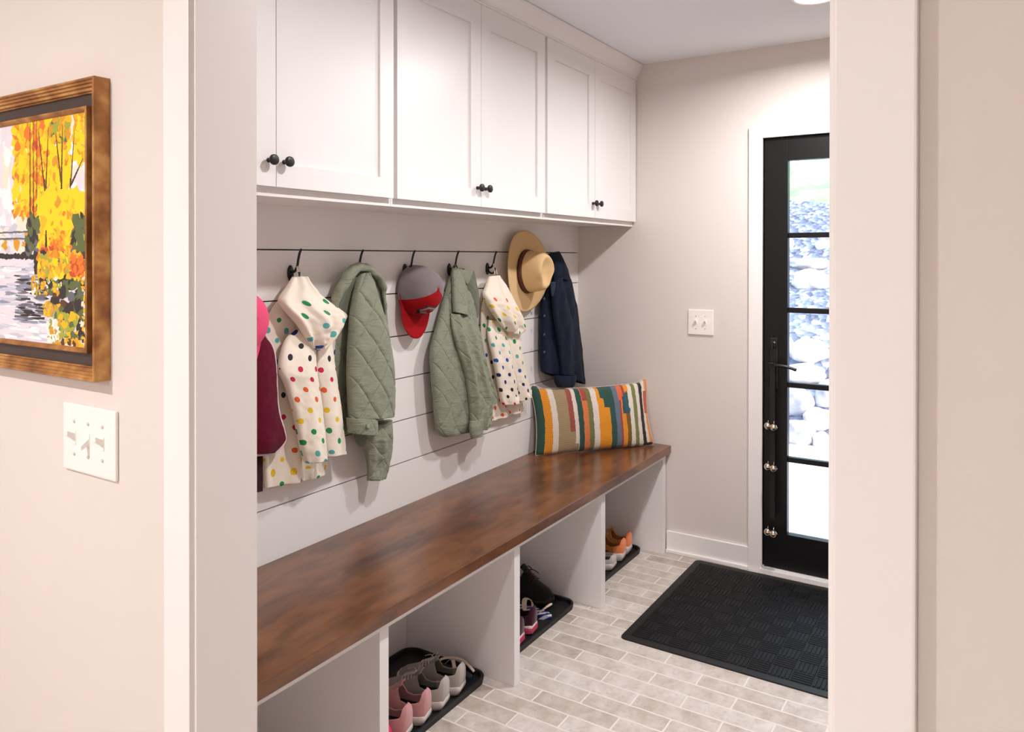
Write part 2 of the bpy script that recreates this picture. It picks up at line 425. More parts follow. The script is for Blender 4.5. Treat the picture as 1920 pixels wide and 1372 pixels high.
# exterior door
def make_door():
    root = thing('door_1', (XF+.03, .46, .026), None, None, kind='structure')
    y1, y0 = .922, .922-.92; zt, zb = 2.033, .027; x0, x1 = XF+.006, XF+.05
    gy1, gy0 = .8165, .8165-.709; gz0, gz1 = .192, 1.928
    bm = bmesh.new()
    box(bm, x0, x1, gy1, y1, zb, zt, bev=.002); box(bm, x0, x1, y0, gy0, zb, zt, bev=.002)
    box(bm, x0, x1, gy0, gy1, zb, gz0, bev=.002); box(bm, x0, x1, gy0, gy1, gz1, zt, bev=.002)
    wpart('door_frame', bm, M['doorblack'], root)
    # black weather frame round the slab
    bm = bmesh.new()
    box(bm, x0+.02, x1+.04, y1+.001, DL, 0.02, 2.046); box(bm, x0+.02, x1+.04, DR, y0-.001, .02, 2.046); box(bm, x0+.02, x1+.04, DR, DL, 2.036, 2.05)
    wpart('door_jamb', bm, M['doorblack'], root)
    for k in range(1, 5):
        z = gz0+(gz1-gz0)*k/5
        wpart('muntin', B(x0+.008, x1-.006, gy0, gy1, z-.012, z+.012, bev=.003), M['doorblack'], root)
    mt, nt, b = new_mat('door_glass')
    for n in list(nt.nodes):
        if n.type == 'BSDF_PRINCIPLED': nt.nodes.remove(n)
    tr = N(nt, 'ShaderNodeBsdfTransparent'); gl = N(nt, 'ShaderNodeBsdfGlossy'); gl.inputs['Roughness'].default_value = .02
    fr = N(nt, 'ShaderNodeFresnel'); fr.inputs[0].default_value = 1.45; mx = N(nt, 'ShaderNodeMixShader')
    nt.links.new(fr.outputs[0], mx.inputs[0]); nt.links.new(tr.outputs[0], mx.inputs[1]); nt.links.new(gl.outputs[0], mx.inputs[2])
    nt.links.new(mx.outputs[0], nt.nodes['Material Output'].inputs[0])
    for k in range(5):
        a, c = gz0+(gz1-gz0)*k/5, gz0+(gz1-gz0)*(k+1)/5
        wpart('glass_pane', B(x0+.020, x0+.024, gy0-.004, gy1+.004, a, c), mt, root)
    # lever handle on a long plate, with deadbolt turn
    hy = .877; hz = 1.005
    bm = B(x0-.007, x0, hy-.02, hy+.02, hz-.14, hz+.10, bev=.005)
    pl = wpart('handle_plate', bm, M['black'], root)
    bm = bmesh.new(); lathe(bm, [(.014, 0), (.014, -.03), (.011, -.034)], 16, 'X', (x0-.007, hy, hz-.03))
    pts = smooth_pts([(x0-.04, hy, hz-.03), (x0-.046, hy-.03, hz-.024), (x0-.046, hy-.07, hz-.028), (x0-.044, hy-.11, hz-.04)], 5)
    tube(bm, pts, [.009]*5+[.008]*5+[.007]*6, 10)
    wpart('handle', bm, M['black'], root, True)
    bm = bmesh.new(); lathe(bm, [(.017, 0), (.017, -.008), (.012, -.012)], 18, 'X', (x0-.007, hy, hz+.065)); box(bm, x0-.036, x0-.015, hy-.004, hy+.004, hz+.05, hz+.08, bev=.002)
    wpart('deadbolt_turn', bm, M['black'], root)
    return root
make_door()

# strap of jingle bells hanging on the lever
def make_bells():
    x = XF+.006-.052; hy = .872
    root = thing('door_bell_strap', (x, hy, .30), 'black strap of paired silver jingle bells hanging down the dark glazed door', 'door bells')
    bm = bmesh.new()
    pts = smooth_pts([(x+.02, hy+.012, .985), (x-.004, hy+.004, .99), (x+.002, hy, .95), (x+.006, hy, .7), (x+.006, hy, .45), (x+.006, hy, .27)], 6)
    for a, b_ in zip(pts, pts[1:]):
        for s in (-1,):
            v = [bm.verts.new(p+Vector((dx, dy, 0))) for p in (a, b_) for dx, dy in ((0, -.011), (0, .011), (.003, .011), (.003, -.011))]
            for q in ((0, 1, 5, 4), (1, 2, 6, 5), (2, 3, 7, 6), (3, 0, 4, 7)): bm.faces.new([v[i] for i in q])
    bmesh.ops.remove_doubles(bm, verts=bm.verts, dist=.0002)
    wpart('strap', bm, M['strap'], root)
    for (py, dz) in ((800, 0), (877, 0), (1000, 0)):
        z = on(0, x-.01, 1457, py).z
        for k, dy in enumerate((.016, -.010)):
            bm = bmesh.new()
            lathe(bm, [(.001, -.0165), (.008, -.0145), (.0135, -.009), (.0162, -.002), (.0168, 0), (.0162, .002), (.0135, .009), (.008, .0145), (.003, .0165)], 20, 'Z', (x-.0125, hy+dy, z-.004*k))
            tube(bm, [(x+.004, hy+dy, z+.022), (x-.004, hy+dy, z+.024), (x-.0125, hy+dy, z+.012)], .0018, 6)
            wpart('bell', bm, M['nickel'], root, True)
make_bells()

# ------------------------------------------------------------------ light switches
def switch_plate(name, c, n, nrm, label, up):
    """n-gang toggle plate on a wall of constant x facing -X; c = centre on the wall"""
    w = .0465*n+.0345; h = .124
    root = thing(name, c, label, 'light switch')
    bm = bmesh.new(); box(bm, -.0065, 0, -w/2, w/2, -h/2, h/2, bev=.0035); link('cover_plate', bm, M['plastic'], root)
    for k in range(n):
        y = -(k-(n-1)/2)*.0465
        bm = bmesh.new(); box(bm, -.0078, -.006, y-.0055, y+.0055, -.0125, .0125, bev=.0006); 
        s = 1 if up[k] else -1
        # toggle: tapered lever tilted up or down
        v = []
        for (d, z0, hw, hh) in ((-.004, 0, .0045, .007), (-.014, .006*s, .0040, .0052), (-.021, .011*s, .0036, .0042)):
            v.append([bm.verts.new((d, y+a*hw, z0+e*hh)) for a, e in ((-1, -1), (1, -1), (1, 1), (-1, 1))])
        for a, b_ in zip(v, v[1:]):
            for q in range(4): bm.faces.new((a[q], a[(q+1) % 4], b_[(q+1) % 4], b_[q]))
        bm.faces.new(v[-1]); bm.faces.new(v[0])
        link('toggle', bm, M['plastic'], root)
        for z in (-.030, .030):
            bm = bmesh.new(); lathe(bm, [(.0034, -.0062), (.0034, -.0074), (.0022, -.0080)], 12, 'X', (0, y, z)); box(bm, -.0084, -.0078, y-.0028, y+.0028, z-.0004, z+.0004)
            link('screw', bm, M['screw'], root)
c1 = (XH, (1.4489+1.2702)/2*.757/.74, 1.147)
switch_plate('light_switch', c1, 3, -1, 'white three toggle light switch plate below the framed painting', (1, 0, 1))
switch_plate('light_switch', (XF, 1.2255, 1.1595), 2, -1, 'white two toggle light switch plate on the far wall beside the black door', (1, 1))

# ------------------------------------------------------------------ upper cabinets
YD, ZB0, ZD0, ZD1 = 1.568, 1.636, 1.660, 2.386
def shaker_door(x0, x1, root, knob_x):
    w = .06; z0, z1 = ZD0, ZD1; t = .02
    bm = bmesh.new()
    box(bm, x0, x0+w, YD, YD+t, z0, z1); box(bm, x1-w, x1, YD, YD+t, z0, z1)
    box(bm, x0+w, x1-w, YD, YD+t, z0, z0+w); box(bm, x0+w, x1-w, YD, YD+t, z1-.08, z1)
    box(bm, x0+w-.002, x1-w+.002, YD+.009, YD+t-.002, z0+w-.002, z1-.078)
    d = wpart('door', bm, M['cab'], root)
    bm = bmesh.new()
    lathe(bm, [(.0062, 0), (.0062, -.003), (.0056, -.006), (.0056, -.014), (.0095, -.0165), (.0132, -.0185), (.0138, -.022), (.0132, -.0255), (.0120, -.0265), (.0085, -.0278), (.003, -.0284)], 24, 'Y', (knob_x, YD, 1.7255))
    sub(bm, root); link('knob', bm, M['knob'], d, True)
specs = [((.875, 1.7828), (.875, 1.3238, 1.3264, 1.7742), (1.300, 1.350), 'white wall cabinet nearest the doorway, above the burgundy fleece vest'),
         ((1.7828, 2.710), (1.7914, 2.2412, 2.2438, 2.7002), (2.2172, 2.268), 'middle white wall cabinet above the grey and red cap'),
         ((2.710, XF-.001), (2.7199, 3.1570, 3.1596, 3.6274), (3.133, 3.184), 'white wall cabinet at the far end, above the straw hat')]
for (a, b_), (d0, d1, d2, d3), ks, lab in specs:
    root = thing('wall_cabinet', ((a+b_)/2, YS, ZB0), lab, 'cabinet', 'white shaker wall cabinets over the bench')
    bm = bmesh.new(); y0 = YD+.0215
    box(bm, a+.0006, b_-.0006, y0, YS-.001, ZB0+.006, 2.405)                # carcass
    box(bm, a+.0006, b_-.0006, y0-.001, y0+.02, ZB0, ZB0+.03)                # face-frame bottom rail
    wpart('carcass', bm, M['cab'], root)
    shaker_door(d0, d1, root, ks[0]); shaker_door(d2, d3, root, ks[1])
# crown moulding between cabinet tops and ceiling
bm = bmesh.new()
prof = [(YD+.012, 2.3865), (YD-.003, 2.3865), (YD-.004, 2.392), (YD-.001, 2.400), (YD-.012, 2.412), (YD-.026, 2.434), (YD-.034, 2.452), (YD-.037, 2.462), (YD+.3, 2.462), (YD+.3, 2.4055), (YD+.012, 2.4055)]
extrude_poly(bm, prof, .875, XF-.001, 'YZ')
tag(link('crown_moulding', bm, M['cab']), 'white crown moulding running along the cabinet tops under the ceiling', 'moulding')

# ------------------------------------------------------------------ bench
ZT = .5345; YB = 1.3775
bm = B(.872, XF-.001, YB, YS-.001, ZT-.038, ZT, bev=.0035)
tag(link('wooden_worktop', bm, M['wood']), 'dark stained wooden bench top running under the coats', 'bench top')
root = thing('cubby_bench', (2.2, 1.66, 0), 'white open bench base with shoe cubbies under the wooden seat', 'bench')
YF = 1.400
for xa, xb in ((.872, .892), (1.528, 1.564), (2.203, 2.239), (2.884, 2.922), (3.581, 3.617)):
    wpart('divider', B(xa, xb, YF, YS-.022, 0, ZT-.062, bev=.0012), M['cab'], root)
wpart('sub_top', B(.872, XF-.018, YF-.001, YS-.022, ZT-.0615, ZT-.0395, bev=.001), M['cab'], root)
wpart('back_panel', B(.872, XF-.018, YS-.0215, YS-.001, 0, ZT-.0395), M['cab'], root)

# ------------------------------------------------------------------ ceiling downlights
def emit_mat(name, col, s):
    mt, nt, b = new_mat(name)
    b.inputs['Base Color'].default_value = (1, 1, 1, 1); b.inputs['Emission Color'].default_value = (*col, 1); b.inputs['Emission Strength'].default_value = s
    return mt
WARM = (1.0, .968, .965); COOL = (1.0, .975, .975)
M['lamp'] = emit_mat('lamp_diffuser', COOL, 9)
def downlight(x, y, power, label, col=COOL, size=.13, spread=166):
    root = thing('ceiling_downlight', (x, y, ZC), label, 'ceiling light', 'round recessed downlights in the ceiling')
    bm = bmesh.new(); lathe(bm, [(.074, 0), (.092, 0), (.091, -.006), (.080, -.010), (.073, -.004)], 32, 'Z', (0, 0, 0)); bmesh.ops.delete(bm, geom=[f for f in bm.faces if len(f.verts) > 4], context='FACES')
    link('trim_ring', bm, M['trim'], root, True)
    bm = bmesh.new(); lathe(bm, [(.073, -.001), (.073, -.004)], 32); link('diffuser', bm, M['lamp'], root)
    l = bpy.data.lights.new('downlight_lamp', 'AREA'); l.shape = 'DISK'; l.size = size; l.energy = power; l.color = col; l.spread = math.radians(spread)
    lo = bpy.data.objects.new('downlight_lamp', l); COL.objects.link(lo); lo.location = (x, y, ZC-.014)
    return root
P_M, P_H = 21., 67.
downlight(3.03, .58, P_M, 'round recessed ceiling light near the far wall, in view beside the doorway')
downlight(1.75, .58, P_M, 'round recessed ceiling light over the middle of the mudroom')
downlight(-.62, 1.55, 34., 'round recessed hall ceiling light on the painting side', WARM, spread=172)
downlight(-2.6, .40, P_H, 'round downlight added as unseen fill, farther back in the hall', WARM, spread=172)  # unseen fill lamp, added to brighten the wall right of the opening

# ------------------------------------------------------------------ daylight and the yard
w = bpy.data.worlds.new('sky'); scene.world = w; w.use_nodes = True
bg = w.node_tree.nodes['Background']
sk = w.node_tree.nodes.new('ShaderNodeTexSky'); sk.sky_type = 'NISHITA'; sk.sun_disc = False; sk.sun_elevation = math.radians(48); sk.sun_rotation = math.radians(200); sk.air_density = 1.2; sk.dust_density = 3
mixw = w.node_tree.nodes.new('ShaderNodeMix'); mixw.data_type = 'RGBA'; mixw.inputs[0].default_value = .5
w.node_tree.links.new(sk.outputs[0], mixw.inputs[6]); mixw.inputs[7].default_value = (.9, .95, 1., 1)
w.node_tree.links.new(mixw.outputs[2], bg.inputs[0]); bg.inputs[1].default_value = 1.75

M['conc'] = plain('patio_concrete', (214, 212, 210), .85, var=.05, scale=4)
def rock_mat(name, a, b_):
    mt, nt, b = new_mat(name); tc = N(nt, 'ShaderNodeTexCoord'); nz = N(nt, 'ShaderNodeTexNoise'); nz.inputs['Scale'].default_value = 5; nz.inputs['Detail'].default_value = 8
    nt.links.new(tc.outputs['Object'], nz.inputs['Vector'])
    nt.links.new(ramp(nt, nz.outputs[0], [(.35, lin(a)), (.62, lin(b_))]), b.inputs['Base Color']); b.inputs['Roughness'].default_value = .9
    bump(nt, b, nz.outputs[0], .6, .05); return mt
M['rock'] = [rock_mat('boulder_pale', (160, 160, 166), (226, 224, 222)), rock_mat('boulder_grey', (116, 120, 132), (186, 188, 196)), rock_mat('boulder_warm', (150, 146, 148), (214, 206, 204))]
def gravel_mat():
    mt, nt, b = new_mat('gravel_bank'); tc = N(nt, 'ShaderNodeTexCoord'); vo = N(nt, 'ShaderNodeTexVoronoi'); vo.inputs['Scale'].default_value = 16
    nt.links.new(tc.outputs['Object'], vo.inputs['Vector'])
    sp = N(nt, 'ShaderNodeSeparateColor'); nt.links.new(vo.outputs['Color'], sp.inputs[0])
    nt.links.new(ramp(nt, sp.outputs[0], [(0, lin((70, 80, 100))), (.6, lin((112, 124, 148))), (.85, lin((140, 150, 172))), (1, lin((210, 212, 218)))]), b.inputs['Base Color'])
    b.inputs['Roughness'].default_value = .9; bump(nt, b, vo.outputs['Distance'], .9, .06); return mt
M['gravel'] = gravel_mat()
def grass_mat():
    mt, nt, b = new_mat('lawn_bank'); tc = N(nt, 'ShaderNodeTexCoord'); nz = N(nt, 'ShaderNodeTexNoise'); nz.inputs['Scale'].default_value = 1.1; nz.inputs['Detail'].default_value = 9; nz.inputs['Roughness'].default_value = .7
    nt.links.new(tc.outputs['Object'], nz.inputs['Vector'])
    nt.links.new(ramp(nt, nz.outputs[0], [(.34, lin((104, 128, 110))), (.46, lin((112, 158, 100))), (.56, lin((150, 186, 140))), (.66, lin((206, 214, 206)))]), b.inputs['Base Color'])
    b.inputs['Roughness'].default_value = .95; bump(nt, b, nz.outputs[0], .6, .05); return mt
M['grass'] = grass_mat()

struct('patio', B(XF+.14, 6.75, -3, 5, -.12, -.03), M['conc'])
bm = bmesh.new()
prof = [(6.35, -.12), (6.65, .14), (7.2, .58), (8., .95), (9.4, 1.45), (11.4, 2.30)]
def ground_strip(prof, y0, y1, ny, amp, seed):
    bm = bmesh.new(); pr = smooth_pts([(a, 0, b_) for a, b_ in prof], 8); rows = []
    for p in pr:
        rows.append([bm.verts.new((p.x, y0+(y1-y0)*k/ny, p.z+amp*noise.noise(Vector((p.x*2, k*.37, seed))))) for k in range(ny+1)])
    for a, b_ in zip(rows, rows[1:]):
        for k in range(ny): bm.faces.new((a[k], a[k+1], b_[k+1], b_[k]))
    low = min(p.z for p in pr)-.5
    # close the bank underneath so that it is a solid body of earth
    return bm
bm = ground_strip(prof, -3, 6, 60, .07, 1.)
struct('ground_gravel_bank', bm, M['gravel'], smooth=True)
bm = ground_strip([(11.2, 2.16), (13, 3.0), (17, 4.9), (26, 9.3)], -6, 14, 50, .25, 4.)
struct('ground_grass_bank', bm, M['grass'], smooth=True)

def boulder(c, r, seed, mi, label, group='pale boulders on the bank beyond the door'):
    bm = bmesh.new(); bmesh.ops.create_icosphere(bm, subdivisions=4, radius=1)
    for v in bm.verts:
        d = v.co.normalized(); o = Vector((seed*3.1, seed*1.7, seed))
        k = 1+.22*noise.noise(d*1.1+o)+.10*noise.noise(d*2.6+o)+.03*noise.noise(d*7+o)
        v.co = Vector((d.x*r[0], d.y*r[1], d.z*r[2]))*k
    ob = link('boulder', bm, M['rock'][mi], None, True); ob.location = c
    tag(ob, label, 'boulder', group)
BANK = smooth_pts([(a, 0, b_) for a, b_ in prof], 8)
def bank_z(x):
    for a, b_ in zip(BANK, BANK[1:]):
        if a.x <= x <= b_.x: return a.z+(b_.z-a.z)*(x-a.x)/(b_.x-a.x)
    return BANK[-1].z if x > BANK[-1].x else -.1
def rock_at(px, py, rx, rz, mi, label, seed):
    """a stone bedded in the bank where the photo shows it; rx, rz half sizes in photo pixels"""
    X = 6.4
    while X < 11.3 and on(0, X, px, py).z > bank_z(X): X += .01
    if X >= 11.3: X = 9.5
    X -= .06; c = on(0, X, px, py); k = (c-CAM).dot(_F)/F0
    boulder(c, (rx*k*.85, rx*k, rz*k), seed, mi, label)
rocks = [(1521, 529, 33, 25, 0, 'round white boulder standing alone on the gravel, third pane from the bottom'),
         (1516, 495, 36, 12, 2, 'flat pale boulder lying just above the round white boulder'),
         (1545, 462, 16, 13, 0, 'small pale boulder high on the gravel beside the casing'),
         (1478, 458, 11, 12, 0, 'small white stone at the glass edge high on the gravel'),
         (1518, 659, 38, 24, 0, 'large pale boulder at the top of the stone pile behind the door'),
         (1474, 648, 14, 14, 0, 'small rounded boulder at the glass edge next to the large pale boulder'),
         (1508, 701, 40, 20, 2, 'flat pale boulder behind the door lever'),
         (1492, 755, 34, 30, 1, 'blocky grey boulder left in the stone pile under the flat one'),
         (1548, 745, 20, 32, 1, 'grey boulder cut by the casing beside the blocky one'),
         (1534, 786, 26, 24, 0, 'pale boulder right in the stone pile above the patio'),
         (1494, 814, 32, 26, 1, 'squarish grey boulder at the foot of the pile by the patio'),
         (1542, 828, 18, 18, 0, 'small pale boulder at the foot of the pile beside the casing')]
for i, (px, py, rx, rz, mi, lab) in enumerate(rocks): rock_at(px, py, rx, rz, mi, lab, i+1.3)

#PART2
# ------------------------------------------------------------------ framed painting
def make_painting():
    y1, y0 = 1.3285+.62, 1.3285; z0, z1 = 1.261, 1.7945; x = XH
    root = thing('framed_painting', (x, (y0+y1)/2, z0), 'framed autumn river painting in an antique gold frame on the hall wall', 'painting')
    mt, nt, b = new_mat('antique_gold'); tc = N(nt, 'ShaderNodeTexCoord')
    nz = N(nt, 'ShaderNodeTexNoise'); nz.inputs['Scale'].default_value = 22; nz.inputs['Detail'].default_value = 6; nt.links.new(tc.outputs['Object'], nz.inputs['Vector'])
    nt.links.new(ramp(nt, nz.outputs[0], [(.32, lin((118, 72, 30))), (.5, lin((166, 110, 52))), (.68, lin((204, 156, 90)))]), b.inputs['Base Color'])
    b.inputs['Metallic'].default_value = .12; b.inputs['Roughness'].default_value = .42; bump(nt, b, nz.outputs[0], .15, .002)
    M['gold'] = mt
    M['mat_dark'] = plain('dark_brown_liner', (62, 48, 44), .5, var=.1)
    def ring(prof, ya, yb, za, zb, mat, name):
        """mitred moulding; prof = (inset from the outer edge, height off the wall)"""
        bm = bmesh.new(); rings = []
        for i, h in prof:
            rings.append([bm.verts.new((x-h, yy, zz)) for yy, zz in ((ya+i, za+i), (yb-i, za+i), (yb-i, zb-i), (ya+i, zb-i))])
        n = len(rings)
        for a in range(n):
            r0, r1 = rings[a], rings[(a+1) % n]
            for k in range(4): bm.faces.new((r0[k], r0[(k+1) % 4], r1[(k+1) % 4], r1[k]))
        return wpart(name, bm, mat, root)
    ring([(0, .001), (0, .029), (.0015, .0305), (.004, .0305), (.006, .027), (.009, .0265), (.010, .023), (.014, .0225), (.0155, .0185), (.020, .018), (.0215, .0135), (.023, .013), (.023, .001)], y0, y1, z0, z1, M['gold'], 'outer_frame')
    ring([(.0228, .001), (.0228, .0085), (.048, .0085), (.048, .001)], y0, y1, z0, z1, M['mat_dark'], 'liner')
    ring([(.0455, .0086), (.0455, .0175), (.047, .019), (.049, .019), (.0525, .0165), (.055, .014), (.055, .0086)], y0, y1, z0, z1, M['gold'], 'inner_lip')
    # painted canvas: thousands of raised knife strokes
    names = {'yel': (250, 208, 26), 'yel2': (236, 180, 30), 'gold': (214, 150, 36), 'org': (224, 120, 36), 'red': (196, 74, 40), 'cream': (244, 226, 204), 'lav': (226, 218, 226),
             'wat': (196, 198, 212), 'watd': (140, 146, 162), 'dk': (52, 44, 44), 'brn': (92, 60, 38), 'grn': (92, 104, 62), 'grnl': (160, 164, 58), 'wht': (246, 240, 240), 'slate': (104, 104, 112)}
    keys = list(names); mats = [plain('paint_'+k, c, .5, spec=.3) for k, c in names.items()]
    bm = bmesh.new(); rnd = random.Random(5)
    ya, yb, za, zb = y0+.054, y1-.054, z0+.054, z1-.054; W, H_ = yb-ya, zb-za
    box(bm, x-.0125, x-.009, ya, yb, za, zb, mi=keys.index('lav'))
    lay = [0]
    def blob(u, v, ru, rv, k, ang=0., n=7, jag=.4):
        # u from the right edge to the left (in frame heights), v up
        lay[0] += 1; h = .0127+lay[0]*1.5e-7
        vs = []
        for q in range(n):
            a = 2*PI*q/n; r = 1+jag*(rnd.random()*2-1); cu, cv = ru*r*math.cos(a), rv*r*math.sin(a)
            uu = u+cu*math.cos(ang)-cv*math.sin(ang); vv = v+cu*math.sin(ang)+cv*math.cos(ang)
            uu = min(max(uu, 0.), W/H_); vv = min(max(vv, 0.), 1.)
            vs.append(bm.verts.new((x-h, ya+uu*H_, za+vv*H_)))
        try: bm.faces.new(vs).material_index = keys.index(k)
        except Exception: pass
    # sky and distance
    for _ in range(350): blob(rnd.random()*1.2, .45+rnd.random()*.55, .03, .05, rnd.choice(['lav', 'wht', 'wht', 'cream']))
    # water
    for _ in range(420):
        u = .25+rnd.random()*.95; v = rnd.random()*.36; blob(u, v, .07, .008, rnd.choices(['lav', 'wat', 'wht', 'watd'], [6, 3, 2, .35])[0], n=8)
    for _ in range(90): blob(.36+rnd.random()*.22, .08+rnd.random()*.22, .05, .006, rnd.choice(['watd', 'slate', 'dk']), n=8)
    # far bank with a hazy bridge
    for _ in range(120): blob(.50+rnd.random()*.6, .42+rnd.random()*.1, .03, .02, rnd.choice(['lav', 'cream', 'wat', 'gold']))
    for v in (.50, .47): 
        for i in range(14): blob(.50+i*.05, v, .04, .005, 'slate', n=6)
    for i in range(22): blob(.46+i*.03, .385+.01*rnd.random(), .03, .014, 'dk')
    # tree foliage
    def mass(n, u0, u1, v0, v1, r, ks, wt=None):
        for _ in range(n): blob(u0+(u1-u0)*rnd.random(), v0+(v1-v0)*rnd.random(), r*(.5+rnd.random()), r*(.5+rnd.random()), rnd.choices(ks, wt)[0], rnd.random()*3)
    mass(620, .14, .62, .58, 1., .022, ['yel', 'yel2', 'org', 'gold'], [8, 3, 1, 1])
    mass(160, .36, .50, .55, 1., .02, ['org', 'yel2', 'red', 'yel'], [4, 4, .4, 3])
    mass(60, .0, .09, .80, 1., .022, ['yel', 'yel2', 'gold']); mass(70, .14, .3, .9, 1., .02, ['grn', 'grnl', 'yel2', 'gold'])
    # trunks
    def trunk(u, v0, v1, wd, k='brn', lean=0.):
        n = 14
        for i in range(n):
            t = i/(n-1); blob(u+lean*t, v0+(v1-v0)*t, wd*(1.2-.7*t), (v1-v0)/n*.9, k, jag=.2)
    for a in ((.47, .55, .98, .006), (.44, .50, .97, .006), (.41, .5, .98, .005), (.34, .48, .72, .010), (.345, .7, .95, .005, 'brn', .05), (.33, .7, .95, .005, 'brn', -.02), (.20, .58, .75, .010, 'dk'), (.205, .72, .92, .006, 'brn', .04),
              (.20, .72, .95, .006, 'brn', -.01), (.13, .58, .72, .007), (.125, .7, .92, .004, 'brn', -.03), (.12, .7, .8, .006, 'dk', -.09), (.29, .55, .64, .005, 'brn', -.02)): trunk(*a)
    mass(700, .02, .40, .38, .66, .022, ['yel', 'yel', 'yel2', 'gold'], [8, 6, 2, .5]); mass(40, .06, .3, .40, .60, .014, ['yel2', 'org', 'gold'])
    mass(70, .41, .49, .40, .56, .02, ['grn', 'dk', 'grn', 'slate'])
    trunk(.33, .40, .5, .012, 'dk'); mass(60, .18, .4, .36, .44, .018, ['org', 'red', 'yel2', 'gold'])
    mass(110, .0, .10, .34, .56, .022, ['grn', 'grn', 'dk', 'grnl'], [4, 3, 2, 1])
    # dark near bank with leaves
    for _ in range(300):
        u = rnd.random()*.42; v = .02+rnd.random()*.38
        if u < .06+.36*min(1, v/.30): blob(u, v, .028, .022, rnd.choices(['dk', 'grn', 'brn', 'slate'], [6, 2, 1, 1])[0])
    mass(260, .02, .40, .30, .40, .015, ['yel2', 'gold', 'yel', 'org', 'grnl'], [4, 4, 3, 1, 2]); mass(36, .03, .12, .31, .39, .018, ['red', 'org'])
    mass(60, .20, .46, .22, .30, .010, ['gold', 'yel2', 'cream', 'grnl']); mass(60, .22, .36, .13, .18, .010, ['gold', 'grnl', 'yel2'])
    mass(60, .0, .04, .0, .3, .010, ['gold', 'cream', 'yel2', 'grn']); mass(90, .08, .26, .0, .14, .02, ['grn', 'grnl', 'grnl', 'yel2']); mass(70, .22, .32, .0, .1, .014, ['cream', 'gold', 'wht', 'grnl'])
    mass(90, .0, .2, .0, .03, .012, ['gold', 'cream', 'yel2', 'brn'])
    wpart('canvas', bm, mats, root)
make_painting()

# ------------------------------------------------------------------ doormat
def make_doormat():
    x0, x1, y0, y1 = 2.700, 3.592, -.02, 1.232
    root = thing('doormat', ((x0+x1)/2, (y0+y1)/2, 0), 'large black rubber doormat with a basketweave ribbed pattern by the glazed door', 'doormat')
    mt, nt, b = new_mat('mat_pile'); tc = N(nt, 'ShaderNodeTexCoord')
    nz = N(nt, 'ShaderNodeTexNoise'); nz.inputs['Scale'].default_value = 600; nt.links.new(tc.outputs['Object'], nz.inputs['Vector'])
    b.inputs['Base Color'].default_value = (*lin((17, 17, 19)), 1); b.inputs['Roughness'].default_value = .55; b.inputs['Specular IOR Level'].default_value = .25; bump(nt, b, nz.outputs[0], .5, .002)
    bm = bmesh.new(); extrude_poly(bm, rrect(x0, x1, y0, y1, .02), .0005, .006, bev=.002); wpart('border', bm, M['rubber'], root)
    bm = bmesh.new(); s = .0745; mg = .03
    nx, ny = int((x1-x0-2*mg)/s), int((y1-y0-2*mg)/s); ox, oy = (x0+x1-nx*s)/2, (y0+y1-ny*s)/2
    box(bm, ox, ox+nx*s, oy, oy+ny*s, .004, .0066)
    for i in range(nx):
        for j in range(ny):
            a, c = ox+i*s, oy+j*s; k = 5; w_ = s/k
            for q in range(k):
                lo, hi = .14*w_, .86*w_; h = .0092
                if (i+j) % 2: X0, X1, Y0, Y1 = a+q*w_+lo, a+q*w_+hi, c+.002, c+s-.002
                else: X0, X1, Y0, Y1 = a+.002, a+s-.002, c+q*w_+lo, c+q*w_+hi
                e = .0015
                lo_ = [bm.verts.new(p) for p in ((X0, Y0, .006), (X1, Y0, .006), (X1, Y1, .006), (X0, Y1, .006))]
                up_ = [bm.verts.new(p) for p in ((X0+e, Y0+e, h), (X1-e, Y0+e, h), (X1-e, Y1-e, h), (X0+e, Y1-e, h))]
                bm.faces.new(up_)
                for r in range(4): bm.faces.new((lo_[r], lo_[(r+1) % 4], up_[(r+1) % 4], up_[r]))
    wpart('ribbed_field', bm, mt, root)
make_doormat()

# ------------------------------------------------------------------ coat hooks
HX = [1.6625+.2765*k for k in range(7)]
def make_hook(x, label):
    z = 1.4275
    root = thing('coat_hook', (x, YS, z), label, 'hook', 'black coat hooks along the shiplap')
    bm = bmesh.new(); pts = [(.0105*math.cos(a), .026*math.sin(a)) for a in [2*PI*k/24 for k in range(24)]]
    extrude_poly(bm, pts, -.007, -.0002, 'XZ', bev=.002); link('wall_plate', bm, M['black'], root, True)
    p = smooth_pts([(0, -.005, .004), (0, -.022, .006), (0, -.034, .020), (0, -.040, .045), (0, -.047, .066), (0, -.054, .076)], 6)
    bm = tube(bmesh.new(), p, [.0046]*12+[.0040]*13+[.0037]*5+[.0045], 10); link('upper_prong', bm, M['black'], root, True)
    p = smooth_pts([(0, -.005, -.006), (0, -.018, -.017), (0, -.032, -.019), (0, -.041, -.008), (0, -.044, .004)], 6)
    bm = tube(bmesh.new(), p, [.0044]*12+[.0038]*10+[.0036, .0044, .0048], 10); link('lower_prong', bm, M['black'], root, True)
for x, l in zip(HX, ('black metal coat hook holding the nearest polka dot raincoat by its loop', 'black metal coat hook behind the sage jacket with the hanging sleeve', 'black metal coat hook above the grey and red cap',
                     'black metal coat hook at the collar of the second sage jacket', 'black metal coat hook holding the smaller polka dot raincoat beside the hat', 'black metal coat hook behind the straw hat', 'black metal coat hook under the collar of the denim jacket')):
    make_hook(x, l)

# ------------------------------------------------------------------ garments
def cat1(v0, v1, v2, v3, t):
    return .5*((2*v1)+(v2-v0)*t+(2*v0-5*v1+4*v2-v3)*t*t+(3*v1-3*v2+v3-v0)*t**3)

